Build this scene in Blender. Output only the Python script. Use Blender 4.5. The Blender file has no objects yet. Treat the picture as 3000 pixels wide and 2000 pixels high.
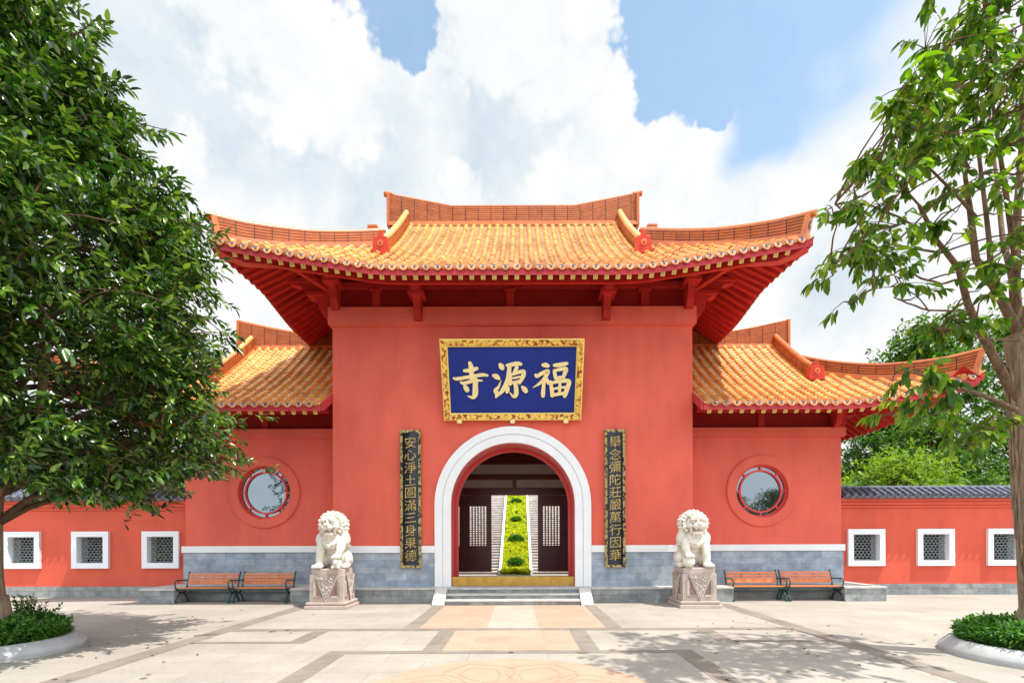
import bpy, bmesh, math, random
import numpy as np
from mathutils import Vector, Matrix, Euler
R = math.radians
random.seed(7)
rng = np.random.default_rng(11)
scene = bpy.context.scene
COL = scene.collection

# ------------------------------------------------------------------ camera model (real place in metres, camera at the origin of Y)
F_PX, VX, VY, CX, CZ = 1450.0, 1520.0, 1583.0, 0.17, 1.75
def at(px, py, Y):
    """point seen at photo pixel (px,py) when it stands at distance Y"""
    return Vector(((px - VX) * Y / F_PX + CX, Y, CZ + (VY - py) * Y / F_PX))

# ------------------------------------------------------------------ mesh builder
class MB:
    def __init__(s):
        s.v = []; s.f = []; s.m = []; s.uv = []
    def add(s, verts, faces, mat=0, uvs=None):
        b = len(s.v)
        s.v.extend([tuple(p) for p in verts])
        for i, f in enumerate(faces):
            s.f.append([b + k for k in f]); s.m.append(mat)
            s.uv.append(uvs[i] if uvs else None)
    def quad(s, a, b, c, d, mat=0, uv=None):
        s.add([a, b, c, d], [(0, 1, 2, 3)], mat, [uv] if uv else None)
    def box(s, x0, x1, y0, y1, z0, z1, mat=0):
        v = [(x0,y0,z0),(x1,y0,z0),(x1,y1,z0),(x0,y1,z0),(x0,y0,z1),(x1,y0,z1),(x1,y1,z1),(x0,y1,z1)]
        s.add(v, [(0,3,2,1),(4,5,6,7),(0,1,5,4),(1,2,6,5),(2,3,7,6),(3,0,4,7)], mat)
    def obox(s, p, q, w, h, mat=0, up=(0,0,1), drop=0.0):
        """beam from p to q, width w, height h; drop moves it along -up"""
        p = Vector(p); q = Vector(q); t = (q - p).normalized(); u = Vector(up)
        sd = t.cross(u).normalized(); n = sd.cross(t).normalized()
        p = p - n * drop; q = q - n * drop
        o = [(-w/2,-h/2),(w/2,-h/2),(w/2,h/2),(-w/2,h/2)]
        v = [p + sd*a + n*b for a, b in o] + [q + sd*a + n*b for a, b in o]
        s.add(v, [(0,1,2,3),(7,6,5,4),(0,4,5,1),(1,5,6,2),(2,6,7,3),(3,7,4,0)], mat)
    def prism(s, poly, axis, t0, t1, mat=0, mat_cap=None):
        n = len(poly)
        def P(a, b, t):
            return {'x': (t, a, b), 'y': (a, t, b), 'z': (a, b, t)}[axis]
        v = [P(a, b, t0) for a, b in poly] + [P(a, b, t1) for a, b in poly]
        mc = mat if mat_cap is None else mat_cap
        s.add(v, [tuple(range(n))], mc); 
        b = len(s.v) - 2*n
        s.f.append([b + n + k for k in reversed(range(n))]); s.m.append(mc); s.uv.append(None)
        for i in range(n):
            j = (i + 1) % n
            s.f.append([b+i, b+n+i, b+n+j, b+j]); s.m.append(mat); s.uv.append(None)
    def tube(s, pts, radii, n=6, mat=0, cap=True):
        pts = [Vector(p) for p in pts]
        if not hasattr(radii, '__len__'): radii = [radii]*len(pts)
        rings = []; ref = None
        for i, p in enumerate(pts):
            t = (pts[min(i+1, len(pts)-1)] - pts[max(i-1, 0)])
            t = t.normalized() if t.length > 1e-9 else Vector((0,0,1))
            if ref is None:
                ref = t.orthogonal().normalized()
            a = (ref - t * ref.dot(t))
            a = a.normalized() if a.length > 1e-6 else t.orthogonal().normalized()
            ref = a; b = t.cross(a)
            rings.append([p + (a*math.cos(2*math.pi*k/n) + b*math.sin(2*math.pi*k/n))*radii[i] for k in range(n)])
        v = [q for r in rings for q in r]; f = []
        for i in range(len(pts)-1):
            for k in range(n):
                k2 = (k+1) % n
                f.append((i*n+k, i*n+k2, (i+1)*n+k2, (i+1)*n+k))
        if cap:
            f.append(tuple(reversed(range(n)))); f.append(tuple((len(pts)-1)*n + k for k in range(n)))
        s.add(v, f, mat)
    def ell(s, c, r, nu=14, nv=10, rot=None, mat=0):
        c = Vector(c); v = []; f = []
        M = Euler(rot).to_matrix() if rot else Matrix.Identity(3)
        if not hasattr(r, '__len__'): r = (r, r, r)
        v.append(c + M @ Vector((0,0,r[2])))
        for j in range(1, nv):
            th = math.pi*j/nv
            for i in range(nu):
                ph = 2*math.pi*i/nu
                v.append(c + M @ Vector((r[0]*math.sin(th)*math.cos(ph), r[1]*math.sin(th)*math.sin(ph), r[2]*math.cos(th))))
        v.append(c + M @ Vector((0,0,-r[2])))
        for i in range(nu):
            f.append((0, 1+i, 1+(i+1) % nu))
            f.append((len(v)-1, 1+(nv-2)*nu+(i+1) % nu, 1+(nv-2)*nu+i))
        for j in range(nv-2):
            for i in range(nu):
                a = 1+j*nu+i; b = 1+j*nu+(i+1) % nu
                f.append((a, a+nu, b+nu, b))
        s.add(v, f, mat)
    def capsule(s, p, q, r0, r1, mat=0, n=12):
        p = Vector(p); q = Vector(q)
        s.tube([p, p.lerp(q,.33), p.lerp(q,.67), q], [r0, r0*.67+r1*.33, r0*.33+r1*.67, r1], n, mat)
        s.ell(p, r0, mat=mat); s.ell(q, r1, mat=mat)
    def lathe(s, prof, c=(0,0,0), n=48, mat=0, closed=False):
        c = Vector(c); v = []; f = []; m = len(prof)
        for i in range(n):
            a = 2*math.pi*i/n
            for r, z in prof: v.append(c + Vector((r*math.cos(a), r*math.sin(a), z)))
        for i in range(n):
            i2 = (i+1) % n
            for j in range(m if closed else m-1):
                j2 = (j+1) % m
                f.append((i*m+j, i2*m+j, i2*m+j2, i*m+j2))
        s.add(v, f, mat)
    def grid(s, rows, mat=0, uvrows=None):
        """rows: list of equally long lists of points"""
        n = len(rows[0]); v = [p for r in rows for p in r]; f = []; uv = []
        for i in range(len(rows)-1):
            for k in range(n-1):
                f.append((i*n+k, i*n+k+1, (i+1)*n+k+1, (i+1)*n+k))
                if uvrows: uv.append([uvrows[i][k], uvrows[i][k+1], uvrows[i+1][k+1], uvrows[i+1][k]])
        s.add(v, f, mat, uv if uvrows else None)
    def mesh(s, name, mats, off=(0,0,0), smooth=None):
        me = bpy.data.meshes.new(name)
        V = np.array(s.v, dtype=np.float64) - np.array(off)
        me.from_pydata([tuple(p) for p in V], [], s.f)
        for m in mats: me.materials.append(m)
        if len(mats) > 1: me.polygons.foreach_set('material_index', s.m)
        lay = me.uv_layers.new(name='UVMap')
        buf = np.empty(len(me.loops)*2, dtype=np.float32); k = 0
        W = np.array(s.v)
        for f, uv in zip(s.f, s.uv):
            if uv is None:
                p = W[f]; nrm = np.zeros(3)
                for i in range(len(f)):
                    a, b = p[i], p[(i+1) % len(f)]
                    nrm += (a[1]-b[1])*(a[2]+b[2])*np.array((1,0,0)) + (a[2]-b[2])*(a[0]+b[0])*np.array((0,1,0)) + (a[0]-b[0])*(a[1]+b[1])*np.array((0,0,1))
                ax = int(np.argmax(np.abs(nrm)))
                q = p[:, [1,2]] if ax == 0 else (p[:, [0,2]] if ax == 1 else p[:, [0,1]])
                for t in q:
                    buf[k] = t[0]; buf[k+1] = t[1]; k += 2
            else:
                for t in uv:
                    buf[k] = t[0]; buf[k+1] = t[1]; k += 2
        lay.data.foreach_set('uv', buf)
        if smooth is not None:
            me.polygons.foreach_set('use_smooth', [True]*len(me.polygons))
            if smooth < 179: me.set_sharp_from_angle(angle=R(smooth))
        me.validate(); me.update()
        return me

def wloc(o):
    v = Vector((0,0,0))
    while o is not None:
        v += o.location; o = o.parent
    return v
def link(name, me, parent=None, loc=(0,0,0)):
    o = bpy.data.objects.new(name, me); COL.objects.link(o)
    o.parent = parent; o.location = loc
    return o
def obj(name, mb, mats, parent=None, smooth=None, bevel=0):
    """one mesh object; vertices given in world coordinates, stored relative to the parent"""
    if not isinstance(mats, (list, tuple)): mats = [mats]
    off = wloc(parent) if parent is not None else Vector((0,0,0))
    o = link(name, mb.mesh(name, mats, off, smooth), parent)
    if bevel:
        b = o.modifiers.new('soft_edge', 'BEVEL'); b.width = bevel; b.segments = 2; b.limit_method = 'ANGLE'; b.angle_limit = R(35)
    return o
def thing(name, loc, label, cat, group=None):
    o = bpy.data.objects.new(name, None); COL.objects.link(o); o.location = loc
    o.empty_display_size = .2
    return tag(o, label, cat, group)
def tag(o, label, cat, group=None):
    o['label'] = label; o['category'] = cat
    if group: o['group'] = group
    return o
def struct(name, mb, mats, smooth=None):
    o = obj(name, mb, mats, None, smooth); o['kind'] = 'structure'; return o
def copy_tree(o, parent=None, loc=None):
    c = o.copy(); COL.objects.link(c); c.parent = parent
    if loc is not None: c.location = loc
    for ch in list(o.children): copy_tree(ch, c)
    return c
def reorigin(o):
    """move a top-level mesh's origin to its base centre"""
    me = o.data; n = len(me.vertices); co = np.empty(n*3); me.vertices.foreach_get('co', co); co = co.reshape(-1,3)
    b = np.array([(co[:,0].min()+co[:,0].max())/2, (co[:,1].min()+co[:,1].max())/2, co[:,2].min()])
    me.vertices.foreach_set('co', (co-b).ravel()); me.update(); o.location = Vector(b); return o

# ------------------------------------------------------------------ materials
class Mat:
    def __init__(s, name, rough=.6, spec=.5):
        s.m = bpy.data.materials.new(name); s.m.use_nodes = True
        s.t = s.m.node_tree; s.b = s.t.nodes['Principled BSDF']; s.out = s.t.nodes['Material Output']
        s.b.inputs['Roughness'].default_value = rough
        s.b.inputs['Specular IOR Level'].default_value = spec
    def n(s, kind, **kw):
        nd = s.t.nodes.new(kind)
        for k, v in kw.items():
            if k.startswith('_'): setattr(nd, k[1:], v)
            else: nd.inputs[k.replace('__', ' ')].default_value = v
        return nd
    def l(s, a, b): s.t.links.new(a, b)
    def pos(s):
        return s.n('ShaderNodeNewGeometry').outputs['Position']
    def uv(s):
        return s.n('ShaderNodeTexCoord').outputs['UV']
    def noise(s, vec, scale, detail=4, rough=.55, dist=0):
        nd = s.n('ShaderNodeTexNoise'); nd.inputs['Scale'].default_value = scale; nd.inputs['Detail'].default_value = detail
        nd.inputs['Roughness'].default_value = rough; nd.inputs['Distortion'].default_value = dist
        if vec is not None: s.l(vec, nd.inputs['Vector'])
        return nd.outputs['Fac']
    def ramp(s, fac, stops):
        nd = s.n('ShaderNodeValToRGB'); cr = nd.color_ramp
        while len(cr.elements) < len(stops): cr.elements.new(.5)
        for e, (p, c) in zip(cr.elements, stops):
            e.position = p; e.color = (*c, 1)
        s.l(fac, nd.inputs['Fac']); return nd.outputs['Color']
    def mix(s, fac, a, b, mode='MIX'):
        nd = s.n('ShaderNodeMix'); nd.data_type = 'RGBA'; nd.blend_type = mode
        for sock, val in ((nd.inputs[0], fac), (nd.inputs[6], a), (nd.inputs[7], b)):
            if hasattr(val, 'links'): s.l(val, sock)
            elif hasattr(val, '__len__'): sock.default_value = (*val, 1)
            else: sock.default_value = val
        return nd.outputs[2]
    def math(s, op, a, b=None, clamp=False):
        nd = s.n('ShaderNodeMath'); nd.operation = op; nd.use_clamp = clamp
        for sock, val in ((nd.inputs[0], a), (nd.inputs[1], b)):
            if val is None: continue
            if hasattr(val, 'links'): s.l(val, sock)
            else: sock.default_value = val
        return nd.outputs[0]
    def bump(s, h, strength=.3, dist=.02, chain=None):
        nd = s.n('ShaderNodeBump'); nd.inputs['Strength'].default_value = strength; nd.inputs['Distance'].default_value = dist
        s.l(h, nd.inputs['Height'])
        if chain is not None: s.l(chain, nd.inputs['Normal'])
        s.l(nd.outputs['Normal'], s.b.inputs['Normal']); return nd.outputs['Normal']
    def col(s, c):
        if hasattr(c, 'links'): s.l(c, s.b.inputs['Base Color'])
        else: s.b.inputs['Base Color'].default_value = (*c, 1)
    def stretch(s, vec, sc):
        nd = s.n('ShaderNodeMapping'); nd.inputs['Scale'].default_value = sc; s.l(vec, nd.inputs['Vector']); return nd.outputs[0]
def scl(c, k): return tuple(min(1, x*k) for x in c)

def plain(name, c, rough=.6, var=.15, scale=6, bump=.1, bscale=60, spec=.5, metal=0, streak=False):
    m = Mat(name, rough, spec); p = m.pos()
    if streak: p2 = m.stretch(p, (1, 1, .22))
    else: p2 = p
    f = m.noise(p2, scale, 5)
    m.col(m.ramp(f, [(.3, scl(c, 1-var)), (.7, scl(c, 1+var))]))
    if bump: m.bump(m.noise(p, bscale, 3), bump, .01)
    m.b.inputs['Metallic'].default_value = metal
    return m.m

def stucco(name, c):
    m = Mat(name, .75, .3); p = m.pos()
    big = m.noise(p, .55, 3); fine = m.noise(m.stretch(p, (1,1,.25)), 2.2, 6, .6)
    a = m.ramp(big, [(.3, scl(c, .92)), (.7, scl(c, 1.07))])
    b = m.ramp(fine, [(.30, (.86,.83,.82)), (.58, (1,1,1))])
    m.col(m.mix(.8, a, b, 'MULTIPLY'))
    n1 = m.bump(m.noise(p, 9, 5), .12, .02); m.bump(m.noise(p, 120, 2), .12, .004, n1)
    return m.m
def brick(name, c1, c2, mortar, w, h, msize=.004, rough=.6, bump=.3, var=.25, off=.5, squash=1.0):
    m = Mat(name, rough, .4); uv = m.uv()
    b = m.n('ShaderNodeTexBrick'); b.offset = off; m.l(uv, b.inputs['Vector'])
    b.inputs['Color1'].default_value = (*c1,1); b.inputs['Color2'].default_value = (*c2,1); b.inputs['Mortar'].default_value = (*mortar,1)
    b.inputs['Scale'].default_value = 1; b.inputs['Mortar Size'].default_value = msize; b.inputs['Mortar Smooth'].default_value = .2
    b.inputs['Brick Width'].default_value = w; b.inputs['Row Height'].default_value = h; b.inputs['Bias'].default_value = 0
    f = m.noise(m.pos(), 3.0, 6, .65)
    m.col(m.mix(1, b.outputs['Color'], m.ramp(f, [(.3, (1-var,)*3), (.7, (1+var*.5,)*3)]), 'MULTIPLY'))
    n1 = m.bump(m.noise(m.pos(), 70, 3), .12, .006)
    inv = m.math('SUBTRACT', 1, b.outputs['Fac']); m.bump(inv, bump, .01, n1)
    return m.m
def leafmat(name, stops, rough=.4, trans=.3, spec=.5, tcol=None):
    m = Mat(name, rough, spec)
    g = m.n('ShaderNodeNewGeometry')
    c = m.ramp(g.outputs['Random Per Island'], stops); m.col(c)
    tr = m.n('ShaderNodeBsdfTranslucent')
    m.l(m.mix(1, c, tcol or (1.6,1.9,.6), 'MULTIPLY'), tr.inputs['Color'])
    mx = m.n('ShaderNodeMixShader'); mx.inputs[0].default_value = trans
    m.l(m.b.outputs[0], mx.inputs[1]); m.l(tr.outputs[0], mx.inputs[2]); m.l(mx.outputs[0], m.out.inputs['Surface'])
    return m.m
def bark(name, c):
    m = Mat(name, .85, .2); p = m.stretch(m.pos(), (7,7,1.6))
    f = m.noise(p, 2.2, 7, .65, .6)
    m.col(m.ramp(f, [(.3, scl(c,.45)), (.5, c), (.72, scl(c,1.6))])); m.bump(f, .8, .04)
    return m.m
def glaze(name, c, var=.3, rough=.32):
    """glazed roof tile: every tile (island) fired a little differently"""
    m = Mat(name, rough, .5); g = m.n('ShaderNodeNewGeometry'); p = m.pos()
    a = m.ramp(g.outputs['Random Per Island'], [(0, scl(c, 1-var)), (.45, c), (1, (min(1,c[0]*(1+var*.5)), c[1]*(1+var*.9), c[2]*(1+var)))])
    f = m.noise(p, 5, 6, .65)
    a = m.mix(.75, a, m.ramp(f, [(.28,(.74,.62,.52)), (.5,(1,1,1))]), 'MULTIPLY')
    a = m.mix(.8, a, m.ramp(m.noise(p, .8, 4, .6), [(.35,(.80,.70,.62)), (.58,(1.05,1.05,1.05))]), 'MULTIPLY'); m.col(a)
    m.bump(m.noise(p, 40, 3), .1, .01)
    return m.m
def ridge_mat(name, c):
    m = Mat(name, .45, .25); uv = m.uv()
    b = m.n('ShaderNodeTexBrick'); b.offset = 0.0; m.l(uv, b.inputs['Vector'])
    b.inputs['Color1'].default_value = (*c,1); b.inputs['Color2'].default_value = (*scl(c,.8),1); b.inputs['Mortar'].default_value = (.07,.016,.008,1)
    b.inputs['Scale'].default_value = 1; b.inputs['Mortar Size'].default_value = .0125; b.inputs['Mortar Smooth'].default_value = .05
    b.inputs['Brick Width'].default_value = .46; b.inputs['Row Height'].default_value = .078; b.inputs['Bias'].default_value = 0
    f = m.noise(m.pos(), 4, 5); m.col(m.mix(.7, b.outputs['Color'], m.ramp(f, [(.3,(.65,.55,.5)),(.6,(1.05,1.05,1.05))]), 'MULTIPLY'))
    m.bump(m.math('SUBTRACT', 1, b.outputs['Fac']), .6, .02)
    return m.m

WALL = stucco('red_stucco', (.74,.126,.081))
LOWWALL = stucco('orange_red_stucco', (.68,.105,.058))
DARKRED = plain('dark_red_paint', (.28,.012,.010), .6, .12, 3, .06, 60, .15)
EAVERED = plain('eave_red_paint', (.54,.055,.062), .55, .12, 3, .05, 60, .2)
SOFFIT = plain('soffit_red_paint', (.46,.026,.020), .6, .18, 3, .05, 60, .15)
DOORRED = plain('door_red_lacquer', (.13,.012,.012), .35, .2, 3, .05)
REVEAL = plain('archway_red_paint', (.62,.045,.04), .5, .08, 2, .05)
WHITE = plain('white_stone', (.80,.80,.79), .6, .04, 2.5, .08, 90)
FRAMEWHITE = plain('white_window_paint', (.80,.80,.81), .55, .03, 3, .05)
PLASTER = plain('pale_plaster', (.55,.50,.45), .8, .08, 2, .05)
BRASS = plain('brass_sheet', (.46,.27,.055), .38, .18, 5, .05, 30, .5, .75)
PLINTH = brick('grey_plinth_stone', (.285,.34,.405), (.42,.455,.495), (.24,.28,.32), .62, .2, .006, .55, .18, .38)
PLATFORM = brick('platform_stone', (.33,.33,.305), (.24,.255,.26), (.15,.15,.145), .5, .2, .006, .6, .3, .45)
STEPSTONE = plain('step_stone', (.50,.48,.44), .65, .22, 4, .15, 50)
PALEGRANITE = plain('pale_granite', (.60,.56,.51), .6, .1, 4, .1, 120)
TILE = glaze('ochre_glazed_barrel', (.78,.315,.07), .14, .3)
PAN = glaze('ochre_glazed_pan', (.77,.53,.29), .12, .36)
TILEEND = glaze('tile_end_terracotta', (.68,.27,.09), .3)
DRIPBLUE = plain('drip_tile_dark_glaze', (.02,.03,.06), .25, .3, 30, 0)
DRIPWHITE = plain('drip_tile_pale_glaze', (.62,.60,.58), .3, .2, 30, 0)
RIDGE = ridge_mat('ridge_tile_terracotta', (.52,.125,.020))
RIDGECAP = glaze('ridge_cap_glaze', (.56,.145,.028), .2)
CAPLIGHT = glaze('pale_ridge_cap_glaze', (.72,.40,.14), .15)
BLOCKRED = plain('red_glazed_block', (.50,.035,.010), .4, .15, 8, .1, 60, .25)
ROUNDEL = plain('carved_dark_roundel', (.16,.09,.06), .5, .3, 30, .2)
YELLOWEND = plain('rafter_end_yellow', (.66,.46,.11), .5, .15, 8, .05)
YELLOWDARK = plain('rafter_end_motif', (.36,.20,.05), .5, .15, 8, 0)
COPING = plain('grey_coping_tile', (.115,.125,.16), .35, .35, 9, .1)
LATTICE = plain('grey_lattice_tile', (.30,.32,.34), .6, .15, 20, .05)
KERBSTONE = plain('grey_granite_kerb', (.42,.42,.41), .6, .14, 5, .12, 120)
GOLD = plain('gold_leaf', (.86,.60,.13), .38, .14, 14, .1, 60, .5, .15)
PALEGOLD = plain('pale_gold', (.85,.68,.32), .4, .1, 14, .05, 60, .5, .1)
BLUE = plain('lapis_blue_lacquer', (.008,.024,.21), .5, .12, 1.2, .02, 60, .25)
BLACK = plain('black_lacquer', (.008,.012,.02), .35, .5, 8, .08)
WOOD = plain('orange_bench_wood', (.62,.18,.05), .42, .2, 9, .08, 40)
IRON = plain('green_cast_iron', (.012,.06,.055), .4, .25, 12, .08)
MARBLE = None
def stone_carved(name, c, dirt, rough=.7):
    m = Mat(name, rough, .3); p = m.pos()
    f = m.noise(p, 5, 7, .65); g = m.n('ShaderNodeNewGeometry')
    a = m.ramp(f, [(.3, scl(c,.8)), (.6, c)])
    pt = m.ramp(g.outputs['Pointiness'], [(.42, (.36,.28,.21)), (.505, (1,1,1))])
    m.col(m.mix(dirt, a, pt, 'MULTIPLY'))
    n1 = m.bump(m.noise(p, 28, 5), .25, .02); m.bump(m.noise(p, 140, 2), .15, .004, n1)
    return m.m
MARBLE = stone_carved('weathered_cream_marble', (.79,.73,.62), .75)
PEDESTAL = stone_carved('pink_granite', (.52,.41,.35), .5)
PEDLIGHT = stone_carved('carved_pale_granite', (.62,.54,.48), .6)
PEDDARK = stone_carved('pedestal_recess_shade', (.34,.22,.17), .4)  # darker copy of the granite, painting shade into the relief's hollows
def carved_gold(name, c1, c2):
    m = Mat(name, .42, .5); p = m.pos()
    v = m.n('ShaderNodeTexVoronoi'); v.feature = 'SMOOTH_F1'; v.inputs['Scale'].default_value = 16
    w = m.n('ShaderNodeMix'); w.data_type = 'VECTOR'
    ns = m.n('ShaderNodeTexNoise'); ns.inputs['Scale'].default_value = 9; m.l(p, ns.inputs['Vector'])
    w.inputs[0].default_value = .12; m.l(p, w.inputs[4]); m.l(ns.outputs['Color'], w.inputs[5]); m.l(w.outputs[1], v.inputs['Vector'])
    m.col(m.ramp(v.outputs['Distance'], [(.18, c1), (.42, scl(c1,.8)), (.58, c2), (.8, scl(c2,.45))]))
    m.bump(v.outputs['Distance'], -.9, .04); m.b.inputs['Metallic'].default_value = .15
    return m.m
CARVEGOLD = carved_gold('carved_gilt_red', (.90,.58,.10), (.36,.05,.012))
CARVEOLD = carved_gold('carved_old_gilt', (.50,.36,.13), (.03,.025,.02))
def glassmat():
    m = Mat('reflective_window_glass', .015, .8); m.col((.20,.225,.235)); m.b.inputs['Metallic'].default_value = .9
    m.bump(m.noise(m.pos(), 1.3, 2), .02, .05)
    return m.m
GLASS = glassmat()
BIGLEAF = leafmat('glossy_dark_leaf', [(0,(.007,.029,.004)), (.42,(.024,.078,.007)), (.74,(.085,.175,.016)), (1,(.25,.35,.06))], .27, .18, .7)  # palest stops put sunlit highlights into leaf colour; darkest deepens the crown's shade
LOOSELEAF = leafmat('broad_green_leaf', [(0,(.03,.08,.006)), (.45,(.085,.175,.010)), (.85,(.19,.29,.018)), (1,(.28,.30,.03))], .38, .46, .45)  # yellow-green top stop paints sunlit leaves into the random tone
HEDGELEAF = leafmat('hedge_leaf', [(0,(.03,.11,.012)), (.6,(.06,.18,.018)), (1,(.13,.27,.04))], .45, .25, .4)
LIMELEAF = leafmat('lime_hedge_leaf', [(0,(.40,.47,.010)), (.6,(.57,.62,.012)), (1,(.66,.68,.03))], .5, .3, .3, (1.3,1.3,.5))
WOODLEAF = leafmat('woodland_leaf', [(0,(.03,.085,.010)), (.5,(.055,.13,.013)), (1,(.10,.19,.02))], .5, .3, .4)
WOODLIME = leafmat('woodland_young_leaf', [(0,(.10,.18,.012)), (.5,(.16,.25,.016)), (1,(.22,.31,.03))], .5, .35, .4)
BARK = bark('brown_bark', (.17,.10,.06)); PALEBARK = bark('tan_bark', (.27,.19,.125)); TWIG = bark('twig_bark', (.12,.075,.04))
SOIL = plain('brown_soil', (.07,.05,.035), .9, .3, 12, .6, 30)

def ground_mat():
    m = Mat('beige_paving_stone', .7, .3); p = m.pos()
    b = m.n('ShaderNodeTexBrick'); b.offset = .5; m.l(p, b.inputs['Vector'])
    for k, c in (('Color1',(.365,.335,.290)),('Color2',(.335,.309,.266)),('Mortar',(.27,.245,.205))): b.inputs[k].default_value = (*c,1)
    b.inputs['Scale'].default_value = 1; b.inputs['Mortar Size'].default_value = .009; b.inputs['Mortar Smooth'].default_value = .4
    b.inputs['Brick Width'].default_value = 1.2; b.inputs['Row Height'].default_value = .6
    f = m.noise(p, .7, 7, .62); f2 = m.noise(p, 14, 4, .6)
    a = m.mix(.9, b.outputs['Color'], m.ramp(f, [(.3,(.79,.78,.765)), (.62,(1.06,1.045,1.02))]), 'MULTIPLY')
    a = m.mix(.6, a, m.ramp(f2, [(.34,(.86,.85,.83)), (.6,(1.02,1.02,1.02))]), 'MULTIPLY'); m.col(a)
    m.bump(m.noise(p, 60, 3), .12, .006)
    return m.m
GROUND = ground_mat()
def paver(name, c, w, h, mort=.7, var=.2):
    m = Mat(name, .7, .3); p = m.pos()
    b = m.n('ShaderNodeTexBrick'); b.offset = .0; m.l(p, b.inputs['Vector'])
    b.inputs['Color1'].default_value = (*scl(c,1.05),1); b.inputs['Color2'].default_value = (*scl(c,.93),1); b.inputs['Mortar'].default_value = (*scl(c,mort),1)
    b.inputs['Scale'].default_value = 1; b.inputs['Mortar Size'].default_value = .005; b.inputs['Mortar Smooth'].default_value = .4
    b.inputs['Brick Width'].default_value = w; b.inputs['Row Height'].default_value = h
    f = m.noise(p, 2.2, 7, .65); f2 = m.noise(p, 45, 3, .7)
    a = m.mix(.9, b.outputs['Color'], m.ramp(f, [(.3,(1-var,)*3), (.62,(1.04,)*3)]), 'MULTIPLY')
    a = m.mix(.7, a, m.ramp(f2, [(.3,(1-var,)*3), (.62,(1.04,)*3)]), 'MULTIPLY')
    m.col(a); m.bump(f2, .15, .005)
    return m.m
STRIP = paver('grey_brown_granite_strip', (.25,.215,.175), .6, .6, .85, .3)
PINK = paver('pink_granite_paving', (.44,.285,.205), .6, .6, .86, .12)
LANE = paver('cream_granite_paving', (.42,.345,.28), .5, .6, .84, .12)
MEDAL = paver('pink_medallion_granite', (.44,.285,.20), 3, 3, 1, .12)
INCISE = plain('incised_line', (.36,.23,.16), .8, .1, 8, 0)
GRASS = plain('rough_grass_ground', (.07,.11,.03), .9, .4, 1.2, .5, 20)
SKY_S, CLOUD_S, SUN_S, EXPO = 0.15, 0.62, 3.8, 0.74
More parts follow.
